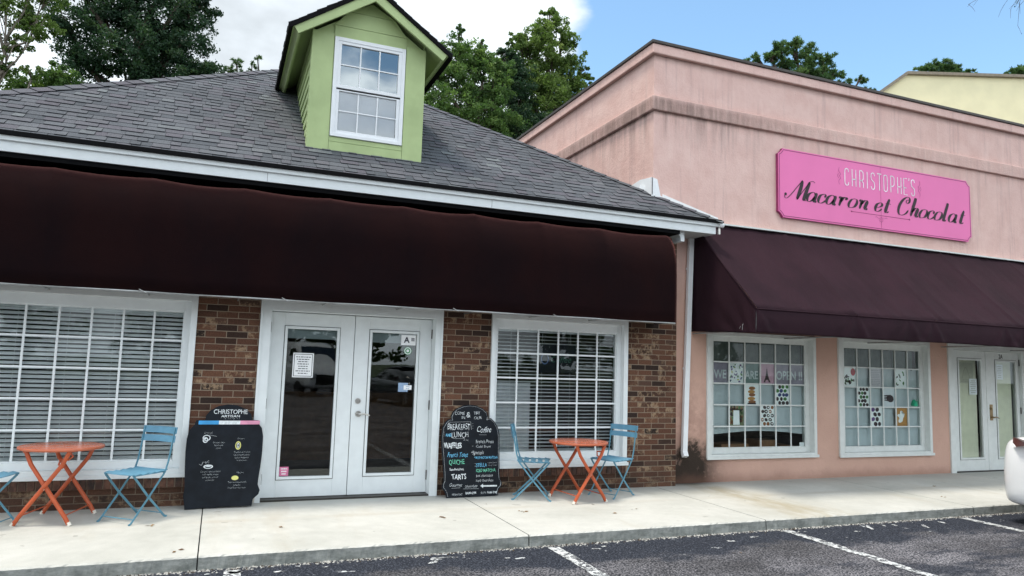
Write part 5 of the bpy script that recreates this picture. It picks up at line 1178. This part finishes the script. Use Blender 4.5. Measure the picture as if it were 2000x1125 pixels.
paper('notice', 'faint cream sheet at the top of the left glass of door 2A', 'notice', 11.59, 11.94, 1.62, 1.97, yd+.004, [C('print_cream', (.60,.60,.50)), MT['print_faint2']], lambda g, x0, x1, z0, z1, y: (stroke(g, [(.0,.08),(.04,.2),(.09,.27),(.14,.2),(.19,.08)], (x0+.08,y,z0), (1,0,0), (0,0,1), lambda a, t: .012), lines(2, .8, top=.2, bot=.05)(g, x0, x1, z0, z1, y)))

# ------------------------------------------------------------------ cream building beyond
def cream():
    yaw_ = R(-22.0); o = Vector((28.06, 14.2, 0)); u = Vector((math.cos(yaw_), math.sin(yaw_), 0)); bk = Vector((-u.y, u.x, 0)); t = thing('cream_building', 'pale yellow stucco building with sloping parapet end rising behind the pink shop', 'building', tuple(o))
    ht = 15.36; P_ = [(-5, 0), (34, 0), (34, ht), (0, ht), (-5, ht-3.77)]
    g = MB(); g.prism(P_, o, u, (0,0,1), bk*12); g.build('stucco_wall', MT['cream'], t)
    g = MB()
    for a, b in zip(P_[2:], P_[3:]):
        p, q = [o+u*c[0]+Vector((0,0,c[1]+.05))-bk*.06 for c in (a, b)]; d = (q-p).normalized(); upn = Vector((0,1,0)).cross(d)
        g.bar(p+bk*6, q+bk*6, 12.2, .13, upv=(0,0,1))
    g.build('coping', MT['tan'], t); return t
cream()

# ------------------------------------------------------------------ trees
DENS = 2.1
def foliage(blobs, N, size, seed, clump=70, squash=.75, elong=2.0, needle=False, spread=1.0):
    rr = np.random.default_rng(seed); tot = sum(b[3]**2 for b in blobs); C_ = []; A_ = []; T_ = []; N = int(N*DENS); size = size*.92
    for b in blobs:
        nb = max(1, int(N*b[3]**2/tot)); nc = max(4, nb//clump)
        d = rr.normal(size=(nc, 3)); d /= np.linalg.norm(d, axis=1)[:, None]; rad = b[3]*(rr.uniform(.25, 1.12, nc))[:, None]; cc = np.array(b[:3])+d*rad*np.array([1, 1, squash]); cr = b[3]*rr.uniform(.16, .36, nc)*spread
        ct = np.clip(rr.normal(.45, .2, nc)+.12*d[:, 2], 0, 1); k = rr.integers(0, nc, nb); off = rr.normal(size=(nb, 3)); off /= (np.linalg.norm(off, axis=1)[:, None]+1e-6); off *= (rr.uniform(0, 1, nb)**.45)[:, None]
        C_.append(cc[k]+off*cr[k][:, None]*np.array([1, 1, .7])); A_.append(off); T_.append(np.clip(ct[k]+rr.normal(0, .13, nb), 0, 1))
    c = np.concatenate(C_); off = np.concatenate(A_); tint = np.concatenate(T_); n = len(c)
    a = rr.normal(size=(n, 3)) if not needle else off+rr.normal(size=(n, 3))*.25
    a /= np.linalg.norm(a, axis=1)[:, None]; b_ = rr.normal(size=(n, 3)); b_ -= (b_*a).sum(1)[:, None]*a; b_ /= np.linalg.norm(b_, axis=1)[:, None]
    L_ = (size*rr.uniform(.6, 1.3, n))[:, None]; Wd = L_/elong
    v = np.stack([c-a*L_/2, c+b_*Wd/2, c+a*L_/2, c-b_*Wd/2], 1).reshape(-1, 3)
    return v, tint
def tree(name, label, base, blobs, N, size, leafmat, seed, trunk_r=.3, clump=70, bark='bark', squash=.75, elong=1.9, needle=False, group=None, limbs=True, spread=1.0, forks=1):
    t = thing(name, label, 'tree', (base[0], base[1], 0), group=group)
    v, tint = foliage(blobs, N, size, seed, clump, squash, elong, needle, spread); v = v-np.array([base[0], base[1], 0]); n = len(tint)
    me = bpy.data.meshes.new('crown'); me.vertices.add(4*n); me.vertices.foreach_set('co', v.ravel()); me.loops.add(4*n); me.loops.foreach_set('vertex_index', np.arange(4*n, dtype=np.int32)); me.polygons.add(n); me.polygons.foreach_set('loop_start', np.arange(0, 4*n, 4, dtype=np.int32)); me.update(calc_edges=True)
    me.materials.append(leafmat); a = me.attributes.new('tint', 'FLOAT', 'FACE'); a.data.foreach_set('value', tint.astype(np.float32)); o = bpy.data.objects.new('crown', me); COL.objects.link(o); o.parent = t
    rr = random.Random(seed); top = max(b[2] for b in blobs); g = MB(); cx = sum(b[0] for b in blobs)/len(blobs); cy = sum(b[1] for b in blobs)/len(blobs); zb = min(b[2] for b in blobs)
    pts = []; K = 9
    for k in range(K): f = k/(K-1); pts.append((base[0]+(cx-base[0])*f**1.5+rr.uniform(-.12,.12)*(k > 0), base[1]+(cy-base[1])*f**1.5+rr.uniform(-.12,.12), f*(top*.88)))
    g.tube(pts, [trunk_r*(1-.85*k/(K-1)) for k in range(K)], 10)
    if limbs:
        for b in blobs:
            z0 = max(2.0, min(top*.8, b[2]-b[3]*1.6-rr.uniform(0, 1.5))); f = z0/(top*.88); i = min(K-2, int(f*(K-1))); p0 = Vector(pts[i]).lerp(Vector(pts[i+1]), f*(K-1)-i); p1 = Vector(b[:3]); mid = p0.lerp(p1, .5)+Vector((rr.uniform(-.3,.3), rr.uniform(-.3,.3), -.25)); r0 = trunk_r*.38
            g.tube([p0, mid, p1], [r0, r0*.65, r0*.25], 7)
            for q in range(4):
                d = Vector((rr.gauss(0,1), rr.gauss(0,1), rr.uniform(-.5, .5))).normalized()*b[3]*.6; g.tube([mid.lerp(p1, rr.uniform(.2, 1)), p1+d*.5+Vector((0,0,.1)), p1+d], [r0*.35, r0*.2, r0*.06], 5)
    g.build('trunk', MT[bark], t, recalc=False, smooth=True); return t
D = MT['leaf_dark']; Mi = MT['leaf_mid']; Li = MT['leaf_light']
tree('oak_tree', 'tall sparse tree with pale forked limbs and yellow green leaves at the far left', (-6.4, 14, 0), [(-6.0,14,11.0,.75),(-5.4,14.2,10.7,.6),(-5.0,14,11.4,.6),(-6.3,14.2,10.2,.7),(-5.6,13.8,9.9,.45),(-5.0,13.6,10.4,.45),(-6.2,14,8.8,.75),(-7.6,14,10.5,1.1),(-5.4,14.2,12.2,.9),(-6.6,14,12.4,1.1),(-5.75,14,9.3,.4),(-5.2,14,9.1,.3)], 10500, .10, Li, 21, .11, 60, 'barkl', group='trees behind the brick shop')
tree('small_tree', 'bushy mid green tree low at the left edge just above the roof hip', (-4.9, 15.5, 0), [(-5.6,15.5,9.2,.7),(-4.9,15.5,9.6,.65),(-4.5,15.6,9.0,.6),(-4.2,15.6,8.5,.6),(-6.4,15.5,8.1,.7),(-5.1,15.5,7.6,.9),(-3.5,15.7,8.0,.6)], 9000, .105, Mi, 22, .13, 60, group='trees behind the brick shop')
tree('evergreen_tree', 'big dense dark evergreen tree filling the upper left behind the brick shop', (-2.9, 18.5, 0), [(-5.3,18,12.3,1.0),(-4.4,18.3,13.2,1.1),(-3.2,18.5,12.9,1.35),(-1.9,18.3,13.3,1.0),(-2.1,18,12.2,1.2),(-3.3,17.8,11.5,1.3),(-4.6,18,11.1,1.0),(-2.4,18.2,10.7,1.1),(-5.1,18.4,10.1,.9),(-3.6,18.6,10.0,1.1),(-1.45,18.2,13.9,.7),(-3.9,18.2,14.3,1.2),(-2.6,18.2,14.5,1.2),(-5.3,18.2,13.9,1.0),(-1.75,18.0,14.6,.9)], 34000, .12, D, 23, .32, 70, group='trees behind the brick shop')
tree('evergreen_tree', 'dark evergreen crown with feathery tips right of the big evergreen', (-1.2, 17.5, 0), [(-1.15,17.5,11.3,.62),(-.95,17.5,10.9,.6),(-1.5,17.4,10.6,.8),(-.75,17.5,10.55,.42),(-1.3,17.5,9.8,.9),(-2.1,17.5,10.0,.8),(-.85,17.6,11.55,.25),(-1.75,17.4,11.4,.5)], 12000, .12, D, 24, .2, 60, elong=2.6, group='trees behind the brick shop')
tree('pine_tree', 'short pine tip poking over the roof ridge left of the dormer', (-.2, 20, 0), [(-.35,20,12.45,.26),(-.1,20,12.75,.28),(.05,20,12.3,.3),(-.6,20,12.2,.25),(-.1,20,11.8,.5)], 1500, .15, MT['needle'], 25, .1, 40, elong=5, needle=True, group='trees behind the brick shop')
tree('pine_tree', 'thin pine tip nearest the dormer eave over the roof ridge', (.5, 20.4, 0), [(.45,20.4,12.95,.16),(.62,20.4,13.3,.16),(.58,20.4,12.7,.22),(.3,20.4,12.6,.2),(.5,20.4,12.2,.35)], 1000, .15, MT['needle'], 26, .08, 40, elong=5, needle=True, group='trees behind the brick shop')
tree('broadleaf_tree', 'slender green tree right beside the dormer eave', (7.9, 16.0, 0), [(7.35,16,13.1,.75),(7.9,16,12.6,.8),(8.5,16,12.9,.45),(7.2,16,11.9,.9),(8.2,16,11.6,1.0),(7.6,16,10.6,1.1),(8.9,16,12.0,.7),(7.4,16,13.85,.35),(8.25,16,13.5,.3),(9.0,16,10.8,1.0),(6.6,16,11,1.0),(6.3,16,12.2,.8),(8.9,16,12.9,.6),(8.2,16,12.9,.7),(9.2,16,12.3,.6)], 18000, .115, Mi, 27, .2, 60, group='trees beside the pink shop')
tree('broadleaf_tree', 'tall light green tree reaching above the left parapet of the pink shop', (11.8, 18, 0), [(12.0,18,15.9,.72),(11.5,18,15.3,.75),(12.6,18,15.4,.6),(11.0,18,14.7,.7),(12.1,18,14.4,.95),(13.1,18,14.6,.62),(13.6,18,14.1,.42),(11.1,18,13.5,.9),(12.9,18,13.6,.8),(12.0,18,12.9,1.1),(11.0,18,12.0,1.0),(12.8,18,12.4,.9),(11.9,18,11.2,1.1),(10.6,18,15.1,.5),(11.95,18,16.5,.4),(10.7,18,13.0,.8),(10.5,18,14.2,.6),(13.5,18,13.3,.6),(13.9,18,13.6,.35),(13.5,18,12.4,.7)], 24000, .13, Li, 28, .26, 60, group='trees beside the pink shop')
tree('broadleaf_tree', 'dark green tree filling the gap between the slender tree and the tall light one', (9.9, 17.2, 0), [(9.7,17.2,13.3,.7),(10.2,17.2,12.5,.85),(9.3,17.2,12.2,.8),(10.5,17.2,11.4,1.0),(9.4,17.2,11.0,1.0),(10.0,17.2,10.2,1.1),(11.3,17,10.8,1.0),(12.4,17,11.2,.9),(10.0,17.2,13.9,.45),(9.6,17.2,14.0,.4),(10.3,17.2,13.3,.6)], 20000, .115, D, 29, .2, 60, group='trees beside the pink shop')
tree('pine_tree', 'round-crowned pine with open tufts above the middle of the pink parapet', (30, 22, 0), [(26.2,22,18.85,.50),(27.3,22,19.2,.62),(27.9,22,19.75,.65),(28.9,22,20.05,.75),(29.8,22,20.0,.7),(28.3,22,19.0,.75),(29.5,22,19.1,.8),(31.2,22,19.75,.75),(31.9,22,19.1,.75),(30.7,22,18.8,.8),(28.9,22,18.3,.9),(32.6,22,18.5,.7),(34.0,22,19.1,.42),(33.6,22,18.3,.6),(34.7,22,18.4,.4),(30.2,22,17.6,1.3),(32.0,22,17.5,1.2),(27.4,22,18.1,.7)], 15000, .24, MT['needle'], 30, .4, 60, elong=4.5, needle=True, squash=.62, group='distant pines', spread=.8)
tree('pine_tree', 'distant flat pine top just above the sloping end of the cream building', (58.5, 35, 0), [(56.2,35,28.9,.7),(57.4,35,29.3,1.0),(58.9,35,29.5,1.1),(60.3,35,29.4,1.0),(61.7,35,29.3,.9),(63.2,35,29.3,.6),(58.5,35,28.2,1.6),(61,35,28.2,1.6)], 9000, .34, MT['needle'], 31, .5, 60, elong=4.5, needle=True, squash=.55, group='distant pines', spread=.8)
tree('pine_tree', 'distant pine top at the right edge above the cream coping', (69, 35, 0), [(67.2,35,30.2,.7),(68.6,35,30.7,1.0),(70.2,35,31.2,1.2),(72,35,31.4,1.3),(69.5,35,29.6,1.6)], 8000, .34, MT['needle'], 32, .5, 60, elong=4.5, needle=True, squash=.6, group='distant pines', spread=.8)

# tree at the right whose thin twigs hang into the corner of the sky
t = thing('overhanging_tree', 'tree whose thin drooping twigs hang into the top right corner of the sky', 'tree', (17.5, -4.0, 0)); g = MB()
g.tube([(17.5,-4.0,0),(17.4,-4.0,3),(16.6,-3.9,5.8),(14.2,-3.5,7.6),(11.6,-3.2,8.2),(10.6,-2.2,7.9),(10.35,-2.02,7.45)], [.28,.24,.18,.10,.05,.02,.008], 9); g.tube([(17.4,-4.0,3),(18.5,-4.4,6),(19.2,-4.6,9)], [.2,.13,.04], 8)
g.build('trunk', MT['bark'], t, recalc=False, smooth=True)
rr_ = random.Random(9); g = MB(); lv = MB(); lv.tint = []
for k in range(15):
    p = Vector((10.50+rr_.uniform(-.22, .3), -2.1+rr_.uniform(-.3, .3), 7.75+rr_.uniform(-.1, .25))); pts = [p]; d = Vector((rr_.uniform(-.9, -.1), rr_.uniform(-.3, .5), rr_.uniform(-1.3, -.5))).normalized()
    for q in range(6):
        d = (d+Vector((rr_.gauss(0,.16), rr_.gauss(0,.16), -.12))).normalized(); p = p+d*rr_.uniform(.11, .20); pts.append(p)
        if rr_.random() < .75:
            e = (d+Vector((rr_.gauss(0,.7), rr_.gauss(0,.7), -.2))).normalized(); g.tube([p, p+e*.09, p+e*.16+Vector((0,0,-.03))], [.0028,.002,.0012], 4)
            if rr_.random() < .5:
                c = p+e*.16; s_ = rr_.uniform(.02, .035); f_ = Vector((rr_.gauss(0,1), rr_.gauss(0,1), rr_.gauss(0,1))).normalized()*s_*.45; lv.add([c, c+e*s_*.5+f_, c+e*s_, c+e*s_*.5-f_], [(0,1,2,3)]); lv.tint.append(rr_.random())
    g.tube(pts, [.0055-.0006*q for q in range(len(pts))], 5)
g.build('twigs', MT['bark'], t, recalc=False); lv.build('leaves', MT['leaf_dark'], t, recalc=False)

# across the car park, seen mirrored in the glass
rr_ = random.Random(31)
for i in range(11):
    x = -34+i*7.5+rr_.uniform(-2, 2); y = -46+rr_.uniform(-3, 3); h = rr_.uniform(10, 13.5)
    tree('park_tree', 'round green tree standing across the car park behind the viewpoint', (x, y, 0), [(x+rr_.uniform(-2.2, 2.2), y+rr_.uniform(-2, 2), h*(.16+.8*q_/13), rr_.uniform(2.0, 2.9)) for q_ in range(14)], 3400, .5, MT['leaf_mid'], 50+i, .3, 60, group='trees across the car park')

# ------------------------------------------------------------------ vehicles
def car(name, label, paint, loc, rz, L_=4.55, Wd=1.82, H_=1.45, group=None, sedan=True):
    """x forward is the FRONT; built around the origin on the ground"""
    t = thing(name, label, 'car', loc, rz, group)
    # longitudinal stations: x, half width, bottom, sill, belt, top of body
    S = [(-L_/2, .60, .26, .42, .68, .82), (-L_/2+.03, .77, .22, .40, .72, .92), (-L_/2+.12, .87, .20, .38, .75, .99), (-L_/2+.34, .885, .19, .36, .76, 1.02), (-L_/2+.75, .905, .18, .34, .78, 1.00), (-.9, .91, .17, .33, .78, .96), (0, .91, .17, .33, .77, .93), (.75, .905, .17, .33, .76, .92), (L_/2-.75, .895, .18, .34, .72, .83), (L_/2-.32, .86, .20, .36, .66, .74), (L_/2-.10, .76, .23, .38, .60, .66), (L_/2, .55, .28, .40, .52, .58)]
    g = MB(); n = 0; V = []; F = []
    for (x, w_, b, s_, be, tp) in S:
        half = [(0, b), (w_*.86, b), (w_*.97, b+.05), (w_, s_), (w_*1.0, (s_+be)/2), (w_*.985, be), (w_*.93, tp-.035), (w_*.80, tp), (0, tp+.02)]
        ringp = [(x, y, z) for y, z in half]+[(x, -y, z) for y, z in half[-2:0:-1]]; V += ringp; n = len(ringp)
    for i in range(len(S)-1):
        for k in range(n): F.append((i*n+k, i*n+(k+1) % n, (i+1)*n+(k+1) % n, (i+1)*n+k))
    F += [tuple(range(n))[::-1], tuple((len(S)-1)*n+k for k in range(n))]; g.add(V, F); body = g.build('body', paint, t, world=False, smooth=True, subd=2)
    # greenhouse
    G = [(-L_/2+.55, .60, .98, 1.0), (-L_/2+1.05, .66, .97, 1.36), (-.35, .68, .93, H_), (.35, .67, .92, H_-.02), (1.22, .62, .88, .93)]; V = []; F = []
    for (x, w_, z0, z1) in G:
        V += [(x, -w_*1.14, z0-.03), (x, -w_*1.08, z0+(z1-z0)*.35), (x, -w_*.95, z0+(z1-z0)*.88), (x, -w_*.72, z1), (x, w_*.72, z1), (x, w_*.95, z0+(z1-z0)*.88), (x, w_*1.08, z0+(z1-z0)*.35), (x, w_*1.14, z0-.03)]
    for i in range(len(G)-1):
        for k in range(7): F.append((i*8+k, i*8+k+1, (i+1)*8+k+1, (i+1)*8+k))
    F += [tuple(range(8))[::-1], tuple(32+k for k in range(8))]; g = MB(); g.add(V, F); g.build('greenhouse', MT['cargl'], t, world=False, smooth=True, subd=2)
    V = []; F = []
    for (x, w_, z0, z1) in G[1:4]: V += [(x, -w_*.90, z1-.012), (x, -w_*.6, z1+.022), (x, w_*.6, z1+.022), (x, w_*.90, z1-.012)]
    for i in range(2):
        for k in range(3): F.append((i*4+k, i*4+k+1, (i+1)*4+k+1, (i+1)*4+k))
    g = MB(); g.add(V, F); r_ = g.build('roof_panel', paint, t, world=False, smooth=True); r_.modifiers.new('s', 'SOLIDIFY').thickness = .02
    for xx in (-L_/2+.86, L_/2-.90):
        for s_ in (-1, 1):
            w_ = MB(); n_ = 26; y1 = s_*.915; y0 = s_*.70
            prof_ = [(.20, y0), (.31, y0), (.335, y0+s_*.03), (.335, y1-s_*.03), (.31, y1), (.215, y1), (.20, y1-s_*.02)]; V = []; F = []
            for r, y in prof_: V += [(xx+r*math.cos(2*math.pi*k/n_), y, .335+r*math.sin(2*math.pi*k/n_)) for k in range(n_)]
            m_ = len(prof_)
            for a in range(m_):
                for k in range(n_): F.append((a*n_+k, ((a+1) % m_)*n_+k, ((a+1) % m_)*n_+(k+1) % n_, a*n_+(k+1) % n_))
            w_.add(V, F); TY = w_.build('wheel', MT['tyre'], t, world=False, smooth=True)
            w_ = MB(); w_.disc((xx, y1-s_*.03, .335), .06, .02*s_)
            for q in range(5):
                a = 2*math.pi*q/5; w_.bar((xx+.04*math.cos(a), y1-s_*.025, .335+.04*math.sin(a)), (xx+.205*math.cos(a), y1-s_*.02, .335+.205*math.sin(a)), .05, .02, upv=(0,1,0))
            w_.disc((xx, y1-s_*.10, .335), .205, .01*s_); w_.build('rim', MT['rim'], TY, world=False)
            a_ = MB()
            for k in range(12): a0 = math.pi*k/12; a1 = math.pi*(k+1)/12; a_.bar((xx+.385*math.cos(a0), s_*.90, .335+.385*math.sin(a0)), (xx+.385*math.cos(a1), s_*.90, .335+.385*math.sin(a1)), .05, .03, upv=(0,1,0))
            a_.build('wheel_arch', MT['tyre'], t, world=False)
    xr = -L_/2; xf = L_/2
    for s_ in (-1, 1):
        l = MB(); V = [(xr+.15, s_*.56, .85), (xr+.19, s_*.76, .855), (xr+.32, s_*.865, .885), (xr+.50, s_*.89, .925), (xr+.38, s_*.86, .965), (xr+.22, s_*.75, .975), (xr+.14, s_*.56, .965)]
        c_ = Vector((xr+.6, 0, .83)); V2_ = [tuple(Vector(v).lerp(c_, -.06)) for v in V]; V3 = [tuple(Vector(v).lerp(c_, .12)) for v in V]
        m_ = len(V); l.add(V2_+V3, [tuple(range(m_))]+[(k, (k+1) % m_, m_+(k+1) % m_, m_+k) for k in range(m_)]); l.build('tail_light', MT['red'], t, world=False, bevel=.01)
        l = MB(); V = [(xf-.03, s_*.42, .555), (xf-.13, s_*.72, .57), (xf-.40, s_*.85, .68), (xf-.34, s_*.80, .715), (xf-.10, s_*.62, .665), (xf-.03, s_*.42, .63)]; c_ = Vector((xf-.8, 0, .62)); V2_ = [tuple(Vector(v).lerp(c_, -.04)) for v in V]; V3 = [tuple(Vector(v).lerp(c_, .1)) for v in V]; m_ = len(V)
        l.add(V2_+V3, [tuple(range(m_))]+[(k, (k+1) % m_, m_+(k+1) % m_, m_+k) for k in range(m_)]); l.build('headlight', MT['lamp'], t, world=False)
        mr_ = MB(); mr_.tube([(.95, s_*.9, .95), (.93, s_*1.0, .99)], .02, 6); mr_.prism([(0,0),(.2,.0),(.2,.11),(.03,.13)], (.92, s_*1.0-.04, .96), (0,s_*1,0), (0,0,1), (-.09,0,0)); mr_.build('wing_mirror', paint, t, world=False)
    b = MB(); b.box(xr-.012, xr+.02, -.26, .26, .52, .66); b.build('number_plate', MT['paper'], t, world=False)
    b = MB()
    V = []; F = []
    for i in range(13):
        a = -1+2*i/12; y = a*.80; x = xr+.0+.20*abs(a)**3.2; V += [(x-.012, y, .335), (x-.018, y, .35), (x-.012, y, .365), (x+.05, y, .35)]
    for i in range(12):
        for k in range(4): F.append((4*i+k, 4*i+(k+1) % 4, 4*i+4+(k+1) % 4, 4*i+4+k))
    b.add(V, F); b.build('bumper_crease', paint, t, world=False, smooth=True)
    b = MB(); b.box(xf-.05, xf+.005, -.40, .40, .30, .48); b.build('grille', MT['tyre'], t, world=False); return t
car('parked_car', 'white car at the right edge, only its bumper corner and red lamp in view', MT['carw'], (9.47, -4.76, AS), R(-90))
car('parked_car', 'charcoal car parked across the car park, mirrored darkly in the right door glass', MT['card'], (7.0, -19.5, AS), R(75))
def van():
    t = thing('van', 'white high-roofed van parked across the car park, mirrored in the left door glass', 'van', (4.0, -27.5, AS), R(80))
    S = [(-2.7, .90, .40, 2.42), (-2.6, .96, .38, 2.50), (0.6, .98, .38, 2.52), (1.3, .96, .38, 2.40), (1.85, .93, .38, 1.55), (2.45, .90, .38, 1.28), (2.72, .80, .42, 1.0), (2.80, .70, .48, .75)]; V = []; F = []
    for x, w_, b, tp in S:
        half = [(0, b), (w_*.92, b), (w_, b+.12), (w_, (b+tp)/2), (w_*.93, tp-.16), (w_*.82, tp-.03), (0, tp)]; V += [(x, y, z) for y, z in half]+[(x, -y, z) for y, z in half[-2:0:-1]]
    n = 12
    for i in range(len(S)-1):
        for k in range(n): F.append((i*n+k, i*n+(k+1) % n, (i+1)*n+(k+1) % n, (i+1)*n+k))
    F += [tuple(range(n))[::-1], tuple((len(S)-1)*n+k for k in range(n))]; g = MB(); g.add(V, F); g.build('body', MT['carw'], t, world=False, smooth=True, subd=1)
    g = MB(); g.add([(1.38,-.78,2.22),(1.38,.78,2.22),(1.93,.84,1.50),(1.93,-.84,1.50),(1.30,-.7,2.1),(1.3,.7,2.1),(1.7,.7,1.5),(1.7,-.7,1.5)], [(0,1,2,3),(0,4,5,1),(1,5,6,2),(2,6,7,3),(3,7,4,0)]); g.build('windscreen', MT['cargl'], t, world=False)
    for s_ in (-1, 1):
        g = MB(); g.prism([(.55,1.45),(1.65,1.45),(1.25,2.1),(.55,2.1)], (0, s_*.955, 0), (1,0,0), (0,0,1), (0,s_*.03,0)); g.build('side_window', MT['cargl'], t, world=False)
        g = MB(); g.box(2.55, 2.80, s_*.55-.14, s_*.55+.16, .82, 1.02); g.build('headlight', MT['lamp'], t, world=False, bevel=.03)
        for xx in (-1.6, 1.75):
            w_ = MB(); w_.tube([(xx, s_*.75, .35), (xx, s_*.97, .35)], .35, 22); w_.build('wheel', MT['tyre'], t, world=False)
    g = MB(); g.box(2.70, 2.83, -.42, .42, .55, .95); g.build('grille', MT['tyre'], t, world=False)
van()
